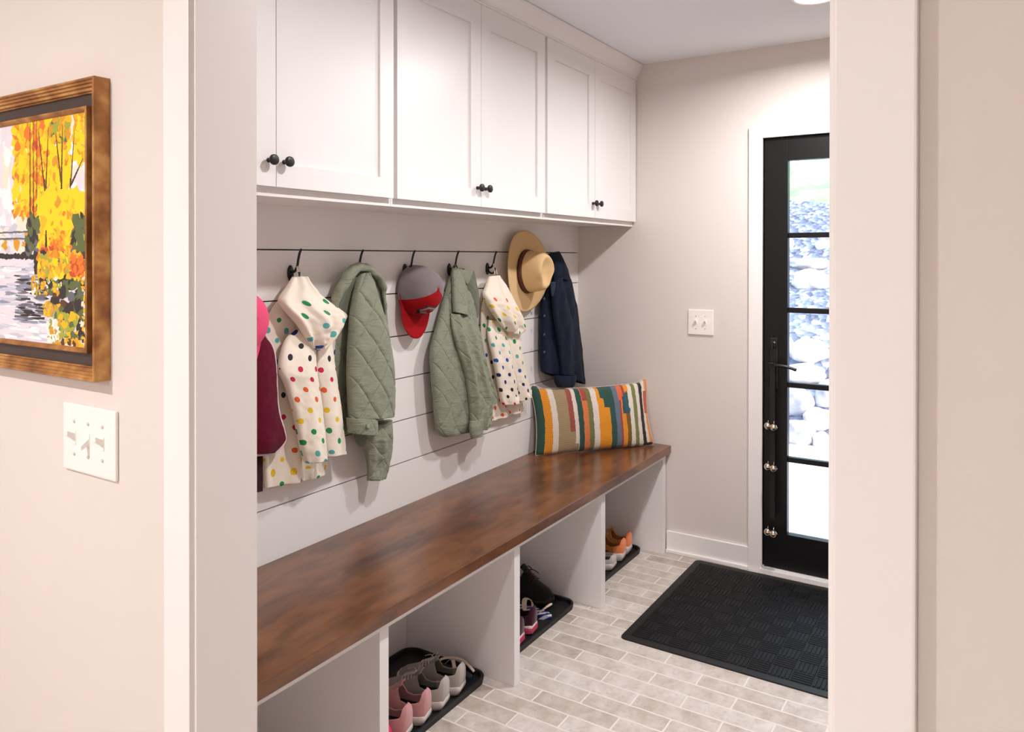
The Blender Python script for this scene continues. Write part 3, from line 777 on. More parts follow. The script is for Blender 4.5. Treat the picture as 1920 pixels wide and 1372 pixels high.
def drape(rows, nv=70, nu=56, folds=(), puff=0., uv0=(0., 0.), flip=1., power=.75, seed=0., hem=True, amp_back=.2, wr=.0):
    """closed cloth body from outline rows (xl, yl, xr, yr, depth from wall, half thickness) measured on the photo.
    folds = (waves across, amplitude at top, amplitude at bottom, phase, slant)"""
    R = []
    for xl, yl, xr, yr, d, t in rows:
        L, Rr = on(1, YS-d, xl, yl), on(1, YS-d, xr, yr)
        R.append((L.x, L.z, Rr.x, Rr.z, d, t))
    m_ = len(R); seg = [0.]
    for a, b_ in zip(R, R[1:]): seg.append(seg[-1]+max(.004, abs((a[1]+a[3])/2-(b_[1]+b_[3])/2)))
    bm = bmesh.new(); uvl = bm.loops.layers.uv.new('UVMap'); rings = []; uvs = []
    for j in range(nv+1):
        s = seg[-1]*j/nv; i = max(k for k in range(m_-1) if seg[k] <= s+1e-9) if j < nv else m_-2
        t_ = (s-seg[i])/(seg[i+1]-seg[i])
        q = [cat1(R[max(i-1, 0)][c], R[i][c], R[i+1][c], R[min(i+2, m_-1)][c], t_) for c in range(6)]
        xl, zl, xr, zr, d, t = q; t = max(t, .002); v = j/nv; ring = []; uvr = []; ulen = 0.; last = None
        wdt = xr-xl
        for k in range(nu):
            a = PI-2*PI*k/nu                       # starts at left edge, crosses the front first
            c, sn = math.cos(a), math.sin(a); u = (c+1)/2
            off = t*math.copysign(abs(sn)**power, sn)
            fs = 0.
            for fn, a0, a1, ph, sl in folds:
                fs += (a0+(a1-a0)*v)*math.sin(2*PI*(fn*u+ph+sl*v))
            if wr: fs += wr*noise.noise(Vector((u*wdt*22+seed, s*16, seed)))+.5*wr*noise.noise(Vector((u*wdt*50+seed, s*60, seed+5)))
            env = max(0., abs(sn))**.5
            off += fs*env*(1 if sn > 0 else amp_back)
            x = xl+wdt*u; z = zl+(zr-zl)*u
            uu = flip*(x-(xl+xr)/2)+uv0[0] if sn >= -1e-6 else flip*((xl+xr)/2-x)+uv0[0]+.5
            if puff and sn > 0:
                fa = (uu/.092+s/.125) % 1.; fb = (uu/.092-s/.125) % 1.
                da, db = min(fa, 1-fa), min(fb, 1-fb); g_ = min(da, db)
                off += puff*env*(min(1., g_/.11)**.6)
                off += puff*.35*env*noise.noise(Vector((uu*34, s*46, seed)))
            ring.append(bm.verts.new((x, YS-max(d+off, .0035), z))); uvr.append((uu, s+uv0[1]))
        rings.append(ring); uvs.append(uvr)
    def face(vs, us):
        f = bm.faces.new(vs); f.smooth = True
        for l, q in zip(f.loops, us): l[uvl].uv = q
    for j in range(nv):
        for k in range(nu):
            k2 = (k+1) % nu
            u4 = [uvs[j][k], uvs[j][k2], uvs[j+1][k2], uvs[j+1][k]]
            if abs(u4[0][0]-u4[1][0]) > .2: u4[1] = u4[0]; u4[2] = u4[3]
            face((rings[j][k], rings[j][k2], rings[j+1][k2], rings[j+1][k]), u4)
    # top closed, hem turned inside and closed higher up
    face(rings[0], uvs[0])
    last = rings[-1]; c = Vector((0, 0, 0))
    for v in last: c += v.co
    c /= nu; inner = [bm.verts.new(c+(v.co-c)*.93+Vector((0, 0, .0005))) for v in last]; deep = [bm.verts.new(c+(v.co-c)*.9+Vector((0, 0, .035))) for v in last]
    for A, Bq in ((last, inner), (inner, deep)):
        for k in range(nu): face((A[k], A[(k+1) % nu], Bq[(k+1) % nu], Bq[k]), [(uvs[-1][k][0], uvs[-1][k][1])]*4)
    face(deep, uvs[-1])
    return bm

def hanger(name, x, z, label, cat, group=None):
    return thing(name, (x, YS-.04, z), label, cat, group)

# --- raincoat nearest the doorway
M['dotA'] = dot_mat('polka_cotton_body', shift=4.); M['dotB'] = dot_mat('polka_cotton_sleeve', shift=0.); M['dotH'] = dot_mat('polka_cotton_hood', vmin=.055, shift=4., cw=.085, ch=.07)
def raincoat_near():
    r = hanger('polka_dot_raincoat', HX[0], 1.43, 'white polka dot raincoat nearest the doorway, pale hood over its hook', 'raincoat')
    body = [(536, 545, 588, 545, .024, .010), (508, 582, 622, 582, .026, .015), (489, 622, 632, 628, .027, .018), (487, 700, 626, 700, .027, .020), (490, 800, 622, 798, .027, .020), (493, 870, 616, 862, .027, .020), (496, 916, 611, 889, .027, .020)]
    wpart('body', drape(body, folds=((2.5, .002, .010, .1, .15), (4, .001, .005, .6, -.1)), seed=1., wr=.003), M['dotA'], r, True)
    sl = [(562, 612, 594, 616, .062, .008), (535, 638, 591, 645, .074, .018), (523, 690, 592, 690, .084, .027), (536, 725, 597, 725, .086, .025), (551, 775, 603, 772, .088, .025), (562, 830, 608, 824, .090, .026), (573, 868, 611, 861, .090, .026)]
    wpart('sleeve', drape(sl, folds=((1.5, .002, .004, .2, .4),), uv0=(.011, .012), seed=3., wr=.004), M['dotB'], r, True)
    sr = [(597, 640, 622, 638, .058, .008), (592, 690, 627, 688, .062, .017), (600, 740, 634, 736, .064, .018), (606, 800, 641, 795, .066, .020), (611, 856, 647, 850, .066, .020)]
    wpart('sleeve', drape(sr, folds=((1.5, .001, .003, .5, .3),), uv0=(.03, .04), seed=5., wr=.003), M['dotB'], r, True)
    hood = [(548, 519, 575, 518, .046, .010), (539, 536, 585, 536, .056, .020), (524, 562, 600, 556, .072, .032), (537, 584, 622, 574, .086, .038), (558, 608, 640, 590, .096, .038), (572, 630, 637, 612, .100, .032), (583, 648, 622, 638, .098, .022), (592, 656, 606, 652, .094, .010)]
    wpart('hood', drape(hood, folds=((2.2, .006, .012, .15, .3), (4.3, .001, .005, .4, -.3)), uv0=(.02, -.01), seed=7., wr=.006), M['dotH'], r, True)
    rim = [(586, 544, 592, 545, .050, .006), (592, 560, 618, 566, .052, .008), (606, 580, 648, 588, .056, .010), (618, 600, 648, 598, .058, .010), (630, 615, 640, 612, .06, .006)]
    wpart('hood_brim', drape(rim, nv=24, nu=32, folds=((1., .001, .004, .2, .2),), seed=8., wr=.003), M['dotH'], r, True)
    p = smooth_pts([(HX[0]-.006, YS-.046, 1.404), (HX[0]-.004, YS-.04, 1.436), (HX[0], YS-.036, 1.452), (HX[0]+.005, YS-.044, 1.434), (HX[0]+.007, YS-.05, 1.404)], 6)
    wpart('hanging_loop', tube(bmesh.new(), p, .0022, 8), M['white_loop'], r, True)
raincoat_near()

# --- first sage jacket
def jacket_near():
    r = hanger('quilted_jacket', HX[1], 1.43, 'sage green quilted jacket with one long buttoned sleeve, between raincoat and red cap', 'jacket')
    body = [(640, 535, 700, 532, .020, .010), (625, 575, 722, 570, .022, .015), (617, 640, 728, 640, .024, .017), (622, 700, 730, 700, .024, .017), (631, 760, 725, 758, .024, .017), (640, 814, 715, 800, .024, .016)]
    wpart('body', drape(body, folds=((1.5, .002, .006, .3, .1),), puff=.004, seed=11., wr=.003), M['green'], r, True)
    sl = [(674, 512, 690, 510, .060, .012), (667, 535, 700, 533, .070, .020), (660, 575, 711, 572, .078, .028), (656, 625, 724, 620, .084, .034), (653, 690, 735, 688, .086, .036), (654, 740, 737, 738, .086, .036), (656, 785, 736, 780, .086, .035)]
    wpart('sleeve', drape(sl, nv=120, nu=110, folds=((1.2, .002, .004, .35, .2),), puff=.0065, seed=13., wr=.003), M['green'], r, True)
    cuff = [(654, 784, 703, 784, .094, .036), (655, 797, 703, 798, .094, .038), (657, 812, 703, 815, .094, .036)]
    c = wpart('cuff', drape(cuff, nv=20, nu=60, seed=15., wr=.002), M['green'], r, True)
    low = [(664, 805, 733, 786, .066, .026), (676, 830, 735, 812, .064, .026), (685, 850, 734, 838, .060, .023), (690, 875, 728, 868, .058, .019), (690, 901, 721, 897, .056, .017)]
    wpart('sleeve', drape(low, nv=60, nu=60, folds=((1.5, .004, .003, .1, .5), (3.5, .002, .003, .1, .8)), puff=.003, seed=17., wr=.006), M['green'], r, True)
    fo = [(664, 812, 722, 796, .070, .018), (668, 828, 716, 812, .068, .020), (676, 838, 700, 828, .064, .010)]
    wpart('sleeve_fold', drape(fo, nv=20, nu=40, seed=18., wr=.004), M['green_in'], r, True)
    q = on(1, YS-.135, 690, 799); bm = bmesh.new(); lathe(bm, [(.0075, .004), (.0075, -.001), (.006, -.003), (.003, -.0025)], 18, 'Y', q); bm2 = sub(bm, r); link('snap_button', bm2, M['button'], c, True)
    # stand collar thrown back over the hook
    pts = [(626, 582, .050), (634, 552, .060), (648, 524, .070), (664, 506, .076), (682, 500, .078), (702, 511, .076), (716, 532, .070), (722, 555, .062), (720, 588, .052)]
    bm = tube(bmesh.new(), smooth_pts([on(1, YS-d, px, py) for px, py, d in pts], 7), [float(np.interp(i/56, [0, .12, .3, .5, .68, .85, 1], [.008, .018, .019, .014, .012, .010, .005])) for i in range(57)], 18)
    for v in bm.verts:
        v.co += Vector((.007*noise.noise(v.co*34), .007*noise.noise(v.co*28+Vector((3, 1, 7))), .005*noise.noise(v.co*40+Vector((9, 2, 4)))))
    wpart('collar', bm, M['green'], r, True)
    tp = [(664, 506, 696, 508, .050, .008), (645, 528, 711, 528, .048, .011), (634, 555, 719, 555, .044, .012), (626, 590, 721, 590, .042, .010)]
    wpart('collar_lining', drape(tp, nv=16, nu=32, seed=19., wr=.003), M['green_in'], r, True)
jacket_near()

# --- second sage jacket
def jacket_far():
    r = hanger('quilted_jacket', HX[3], 1.43, 'sage green quilted jacket with open front placket, hung by its collar beside the smaller raincoat', 'jacket')
    body = [(849, 503, 868, 503, .034, .012), (838, 540, 884, 545, .040, .018), (822, 600, 893, 605, .048, .026), (808, 655, 903, 650, .054, .030), (809, 700, 913, 700, .056, .032), (813, 750, 925, 742, .056, .032), (819, 806, 918, 782, .054, .030), (830, 819, 916, 800, .052, .024)]
    wpart('body', drape(body, nv=110, nu=90, folds=((1.3, .002, .007, .2, .1),), puff=.005, seed=21., wr=.004), M['green'], r, True)
    yoke = [(848, 502, 864, 502, .054, .010), (849, 530, 870, 528, .066, .016), (850, 565, 874, 566, .080, .018), (851, 585, 876, 592, .086, .018)]
    wpart('yoke', drape(yoke, nv=40, nu=40, seed=23., wr=.002), M['green'], r, True)
    sl = [(845, 588, 888, 592, .078, .012), (849, 620, 897, 622, .088, .020), (860, 660, 904, 658, .096, .024), (872, 700, 913, 700, .098, .026), (879, 745, 928, 742, .098, .026), (882, 775, 920, 766, .098, .024), (883, 812, 917, 797, .096, .022)]
    wpart('sleeve', drape(sl, nv=100, nu=90, folds=((2.4, .006, .006, .75, .2), (5, .0015, .003, .2, .4)), puff=.003, seed=25., wr=.005), M['green'], r, True)
    cf = [(882, 790, 905, 785, .112, .014), (881, 803, 905, 800, .112, .016), (884, 821, 903, 817, .110, .014)]
    wpart('cuff', drape(cf, nv=16, nu=32, seed=26., wr=.003), M['green'], r, True)
    co = [(862, 507, 887, 507, .050, .014), (868, 524, 891, 524, .052, .016), (875, 545, 896, 550, .054, .015), (884, 575, 897, 578, .052, .010), (892, 595, 896, 596, .048, .004)]
    wpart('collar', drape(co, nv=36, nu=40, seed=27., wr=.004), M['green_in'], r, True)
    flap = [(860, 505, 887, 507, .066, .008), (866, 520, 880, 526, .070, .009), (872, 531, 876, 534, .070, .005)]
    wpart('collar_flap', drape(flap, nv=16, nu=28, seed=28., wr=.002), M['green'], r, True)
    lp = smooth_pts([on(1, YS-d, px, py) for px, py, d in ((850, 520, .05), (848, 503, .044), (855, 497, .042), (858, 506, .05))], 5)
    wpart('hanging_loop', tube(bmesh.new(), lp, .003, 8), M['green_in'], r, True)
jacket_far()

# --- smaller raincoat
M['dotC'] = dot_mat('polka_cotton_far_body', shift=3.); M['dotD'] = dot_mat('polka_cotton_far_sleeve', shift=4.); M['dotE'] = dot_mat('polka_cotton_far_hood', vmin=.085, shift=2., cw=.085, ch=.07)
def raincoat_far():
    r = hanger('polka_dot_raincoat', HX[4], 1.43, 'smaller white polka dot raincoat hanging between the second sage jacket and the straw hat', 'raincoat')
    body = [(912, 540, 945, 540, .020, .010), (903, 580, 962, 580, .022, .014), (902, 625, 972, 620, .022, .016), (906, 670, 974, 665, .022, .016), (913, 715, 976, 705, .022, .016), (917, 765, 978, 748, .022, .016), (919, 790, 984, 769, .022, .016)]
    wpart('body', drape(body, folds=((2.6, .002, .008, .3, .1),), uv0=(.03, .0), seed=31., wr=.004), M['dotC'], r, True)
    sa = [(917, 600, 940, 600, .050, .009), (915, 630, 952, 632, .056, .016), (924, 670, 960, 668, .060, .020), (932, 710, 966, 708, .062, .020), (938, 745, 971, 743, .062, .020), (942, 759, 973, 757, .062, .020)]
    wpart('sleeve', drape(sa, folds=((1.6, .005, .003, .1, .3),), uv0=(.0, .02), seed=33., wr=.004), M['dotD'], r, True)
    sb = [(950, 615, 974, 610, .062, .008), (955, 650, 976, 645, .066, .016), (962, 690, 982, 685, .068, .018), (969, 725, 990, 720, .068, .018), (974, 752, 996, 744, .068, .018)]
    wpart('sleeve', drape(sb, folds=((1.4, .002, .003, .5, .3),), uv0=(.02, .0), seed=35., wr=.004), M['dotD'], r, True)
    hood = [(917, 518, 935, 516, .046, .009), (911, 536, 946, 534, .056, .019), (907, 553, 958, 556, .068, .028), (918, 575, 970, 582, .080, .032), (929, 592, 980, 604, .088, .030), (940, 608, 983, 620, .090, .022), (950, 620, 972, 628, .088, .012)]
    wpart('hood', drape(hood, folds=((2.1, .004, .010, .25, .3),), uv0=(.02, 0), seed=37., wr=.005), M['dotE'], r, True)
    p = smooth_pts([(HX[4]-.006, YS-.046, 1.404), (HX[4]-.004, YS-.04, 1.436), (HX[4], YS-.036, 1.452), (HX[4]+.005, YS-.044, 1.434), (HX[4]+.007, YS-.05, 1.404)], 6)
    wpart('hanging_loop', tube(bmesh.new(), p, .0022, 8), M['white_loop'], r, True)
raincoat_far()

# --- denim jacket
def denim():
    r = hanger('denim_jacket', HX[6], 1.45, 'dark blue denim jacket hanging at the far end behind the straw hat', 'jacket')
    body = [(1030, 482, 1050, 476, .040, .014), (1030, 505, 1064, 507, .044, .022), (1022, 540, 1073, 542, .046, .030), (1016, 572, 1081, 582, .046, .034), (1015, 640, 1088, 640, .046, .036), (1016, 690, 1093, 690, .046, .036), (1022, 699, 1096, 720, .046, .034)]
    wpart('body', drape(body, nv=80, folds=((2.5, .002, .008, .4, .05),), seed=41., wr=.007), M['denim'], r, True)
    sl = [(1040, 520, 1054, 520, .084, .012), (1036, 560, 1062, 560, .092, .020), (1043, 620, 1075, 620, .096, .024), (1050, 665, 1075, 665, .096, .022), (1054, 704, 1075, 702, .096, .020)]
    wpart('sleeve', drape(sl, nv=60, folds=((1.5, .003, .004, .2, .5),), seed=43., wr=.006), M['denim'], r, True)
    cf = [(1042, 705, 1078, 703, .098, .026), (1042, 716, 1077, 716, .098, .026), (1047, 726, 1072, 726, .096, .022)]
    wpart('cuff', drape(cf, nv=16, nu=40, seed=44., wr=.002), M['denim'], r, True)
    co = [(1029, 476, 1048, 471, .060, .012), (1031, 490, 1056, 488, .066, .018), (1033, 506, 1064, 508, .070, .020), (1037, 520, 1066, 526, .068, .014)]
    wpart('collar', drape(co, nv=30, nu=40, seed=45., wr=.003), M['denim'], r, True)
    pk = [(1032, 530, 1050, 526, .088, .006), (1033, 545, 1053, 543, .092, .008), (1034, 555, 1048, 556, .092, .005)]
    wpart('pocket_flap', drape(pk, nv=14, nu=28, seed=46., wr=.001), M['denim_worn'], r, True)
    for py in (560, 592, 627, 660):
        q = on(1, YS-.078, 1021, py); bm = bmesh.new(); lathe(bm, [(.006, .003), (.006, -.001), (.004, -.0025)], 14, 'Y', q); wpart('button', bm, M['button_steel'], r, True)
denim()

# --- burgundy fleece vest at the doorway edge
def vest():
    r = hanger('fleece_vest', 1.385, 1.35, 'burgundy fleece vest with pale edging, cut off by the white doorway jamb', 'vest')
    pan = [(445, 600, 484, 606, .050, .010), (440, 625, 497, 627, .066, .018), (438, 660, 512, 657, .080, .024), (438, 700, 516, 695, .084, .028), (438, 745, 518, 745, .086, .028), (438, 785, 523, 780, .086, .028), (438, 810, 531, 805, .086, .028), (438, 832, 533, 826, .086, .026), (440, 850, 515, 848, .084, .020)]
    wpart('front_panel', drape(pan, nv=80, folds=((1.5, .002, .005, .3, .1),), seed=51., wr=.005), M['burgundy'], r, True)
    edge = [(484, 606), (497, 628), (512, 655), (517, 695), (519, 745), (524, 780), (532, 806), (533, 828), (515, 848), (490, 852), (460, 854)]
    wpart('edging', tube(bmesh.new(), smooth_pts([on(1, YS-.082, a, b_) for a, b_ in edge], 5), .0045, 8), M['fleece'], r, True)
    low = [(440, 800, 492, 800, .064, .012), (440, 860, 492, 860, .064, .014), (440, 924, 492, 920, .064, .014)]
    wpart('back_panel', drape(low, nv=40, folds=((1.5, .002, .003, .3, .1),), seed=53., wr=.004), M['maroon'], r, True)
vest()

# ------------------------------------------------------------------ caps and hat
def cap_mesh(rx, rf, dep, split, nt_=40, nr=16):
    """crown in local frame: opening in the x-z plane, dome towards -y, front towards -z"""
    bm = bmesh.new(); rings = []
    for i in range(nr+1):
        ph = PI/2*i/nr; ring = []
        for k in range(nt_):
            a = 2*PI*k/nt_; c, s = math.cos(a), math.sin(a)
            rr = math.cos(ph)**.72; zz = s*rf*(1.06 if s < 0 else .96)
            ring.append(bm.verts.new((c*rx*rr, -dep*math.sin(ph)**.95, zz*rr)))
        rings.append(ring)
    for a, b_ in zip(rings, rings[1:-1]):
        for k in range(nt_): bm.faces.new((a[k], a[(k+1) % nt_], b_[(k+1) % nt_], b_[k]))
    top = bm.verts.new((0, -dep, 0)); l = rings[-2]
    for k in range(nt_): bm.faces.new((l[k], l[(k+1) % nt_], top))
    bmesh.ops.delete(bm, geom=rings[-1], context='VERTS')
    for sd in (-1, 1):
        a = math.radians(58); bmesh.ops.bisect_plane(bm, geom=bm.verts[:]+bm.edges[:]+bm.faces[:], plane_co=(0, 0, 0), plane_no=(math.cos(a)*sd, 0, math.sin(a)))
    return bm
def cap_brim(rx, rf, length, curve, n=28, m_=10, th=.003):
    bm = bmesh.new(); grid = []
    for j in range(m_+1):
        t = j/m_; row = []
        for k in range(n+1):
            a = PI+PI*k/n*1.0; a = PI*1.06+PI*.88*k/n
            c, s = math.cos(a), math.sin(a)
            w_ = abs(s)**.36
            xx = c*rx*(1.0+.02*t); zz = s*rf*1.06-length*t*w_
            yy = -.012-curve*(1-(c)**2)*(.5+.5*t)-.012*t
            row.append((xx, yy, zz))
        grid.append(row)
    T = [[bm.verts.new(p) for p in r] for r in grid]; Bv = [[bm.verts.new((p[0], p[1]+th, p[2])) for p in r] for r in grid]
    for j in range(m_):
        for k in range(n):
            bm.faces.new((T[j][k], T[j][k+1], T[j+1][k+1], T[j+1][k])); bm.faces.new((Bv[j][k], Bv[j+1][k], Bv[j+1][k+1], Bv[j][k+1]))
    for k in range(n):
        for j in (0, m_): bm.faces.new((T[j][k], T[j][k+1], Bv[j][k+1], Bv[j][k]))
    for j in range(m_):
        for k in (0, n): bm.faces.new((T[j][k], T[j+1][k], Bv[j+1][k], Bv[j][k]))
    return bm
def make_cap(name, loc, rot, label, rx, rf, dep, split, front, back, brim_len, patch, curve=.02):
    root = thing(name, loc, label, 'cap')
    root.rotation_euler = rot
    bm = cap_mesh(rx, rf, dep, split)
    for f in bm.faces:
        q = f.calc_center_median(); f.material_index = 0 if abs(math.atan2(q.x, -q.z)) < math.radians(58) else 1
    cr = link('crown', bm, [front, back], root, True)
    md = cr.modifiers.new('cloth', 'SOLIDIFY'); md.thickness = .002; md.offset = 1
    link('brim', cap_brim(rx, rf, brim_len, curve), front, root, True)
    bm = bmesh.new(); lathe(bm, [(.008, .002), (.008, -.001), (.005, -.003), (.002, -.0035)], 14, 'Y', (0, -dep, 0)); link('top_button', bm, front, root, True)
    if patch:
        # hexagonal woven patch with a two-tone mark, lying on the brow of the crown
        def onto(px, pz, h):
            # project outwards onto the dome
            zr = rf*(1.06 if pz < 0 else .96); q = min(.985, math.hypot(px/rx, pz/zr)); ph = math.acos(q**(1/.72)); n_ = Vector((px/rx**2, -math.sin(ph)/dep, pz/zr**2)).normalized()
            return Vector((px, -dep*math.sin(ph)**.95, pz))+n_*h
        cx, cz = -.004, -.078
        hexo = [(-.037, .0), (-.020, .015), (.020, .015), (.037, .0), (.020, -.013), (-.020, -.013)]
        def poly(pts, h, mat, name):
            bm = bmesh.new(); nn = 8; c = (sum(p[0] for p in pts)/len(pts), sum(p[1] for p in pts)/len(pts)); out = []
            for i in range(len(pts)):
                for s in range(nn):
                    t = s/nn; a, b_ = pts[i], pts[(i+1) % len(pts)]; out.append((a[0]+(b_[0]-a[0])*t, a[1]+(b_[1]-a[1])*t))
            rings = [[bm.verts.new(onto(cx+c[0]+(p[0]-c[0])*q, cz+c[1]+(p[1]-c[1])*q, h if q < 1 else h-.0022)) for p in out] for q in (1., .99, .66, .33)]
            for a, b_ in zip(rings, rings[1:]):
                for k in range(len(out)): bm.faces.new((a[k], a[(k+1) % len(out)], b_[(k+1) % len(out)], b_[k]))
            bm.faces.new(rings[-1]); return link(name, bm, mat, root, True)
        poly(hexo, .0040, M['patch_dark'], 'patch'); poly([(a*.82, b_*.78) for a, b_ in hexo], .0052, M['patch_grey'], 'patch_field')
        poly([(-.022, -.003), (-.007, .007), (.004, .001), (.018, .005), (.018, -.001), (.003, -.007), (-.007, -.001)], .0062, front, 'patch_mark')
    return root
make_cap('baseball_cap', (2.247, YS-.016, 1.357), (math.radians(0), math.radians(8), math.radians(0)), 'grey baseball cap with red front and brim, hanging on the third hook in view', .087, .094, .122, 0., M['red_cap'], M['grey_cap'], .088, True, .012)
make_cap('baseball_cap', (1.383, YS-.082, 1.302), (0, math.radians(6), 0), 'pink baseball cap peeking out past the white jamb above the burgundy vest', .088, .092, .10, -.06, M['pink'], M['pink'], .065, False)

def make_hat():
    c = Vector((3.028, YS-.045, 1.412))
    root = thing('straw_hat', c, 'tan wide brimmed hat with a brown band, hanging between raincoat and denim jacket', 'hat')
    root.rotation_euler = (math.radians(0), math.radians(-6), math.radians(-3))
    nt_ = 64
    # brim: from the crown foot outwards, lightly dished
    bm = bmesh.new(); rings = []
    ax, az = .080, .100; bx, bz = .168, .192
    for i in range(11):
        t = i/10; ring = []
        for k in range(nt_):
            a = 2*PI*k/nt_; cs, sn = math.cos(a), math.sin(a)
            x = cs*(ax+(bx-ax)*t); z = sn*(az+(bz-az)*t)
            y = -.004-.016*t**2*(cs*cs) + .012*t*t*(sn*sn)
            ring.append(bm.verts.new((x, y, z)))
        rings.append(ring)
    for a, b_ in zip(rings, rings[1:]):
        for k in range(nt_): bm.faces.new((a[k], a[(k+1) % nt_], b_[(k+1) % nt_], b_[k]))
    br = link('brim', bm, M['straw'], root, True); md = br.modifiers.new('felt', 'SOLIDIFY'); md.thickness = .004; md.offset = -1
    # crown: oval walls that lean in, pinched teardrop top
    bm = bmesh.new(); rings = []; Hh = .122
    levels = [(0, 1.02), (.06, 1.0), (.25, .97), (.5, .93), (.72, .885), (.86, .84), (.95, .77), (1.0, .66)]
    for h, s in levels:
        ring = []
        for k in range(nt_):
            a = 2*PI*k/nt_; cs, sn = math.cos(a), math.sin(a)
            pinch = 1-.30*h**2*math.exp(-((sn+.55)/.35)**2)*abs(cs)**.6         # front pinch (hat front points down)
            ring.append(bm.verts.new((cs*ax*s*pinch, -.002-Hh*h*(1-.12*h*max(0, -sn)), sn*az*s)))
        rings.append(ring)
    for s in (.48, .28, .10):
        ring = []
        for k in range(nt_):
            a = 2*PI*k/nt_; cs, sn = math.cos(a), math.sin(a)
            base = -.002-Hh*(1-.12*max(0, -sn)*s/.66)
            ring.append(bm.verts.new((cs*ax*s*.9, base+.028*(1-(s/.66)**2), sn*az*s)))
        rings.append(ring)
    for a, b_ in zip(rings, rings[1:]):
        for k in range(nt_): bm.faces.new((a[k], a[(k+1) % nt_], b_[(k+1) % nt_], b_[k]))
    bm.faces.new(rings[-1])
    cr = link('crown', bm, M['straw'], root, True); cr.modifiers.new('smooth', 'SUBSURF').levels = 1; cr.modifiers[-1].render_levels = 2
    bm = bmesh.new(); rings = []
    for h, g in ((.03, .0), (.03, .0022), (.215, .0022), (.215, 0.)):
        s = 1.015-.18*h
        rings.append([bm.verts.new((math.cos(2*PI*k/nt_)*(ax*s+g), -.002-Hh*h, math.sin(2*PI*k/nt_)*(az*s+g))) for k in range(nt_)])
    for a, b_ in zip(rings, rings[1:]):
        for k in range(nt_): bm.faces.new((a[k], a[(k+1) % nt_], b_[(k+1) % nt_], b_[k]))
    link('hat_band', bm, M['band'], root, True)
make_hat()

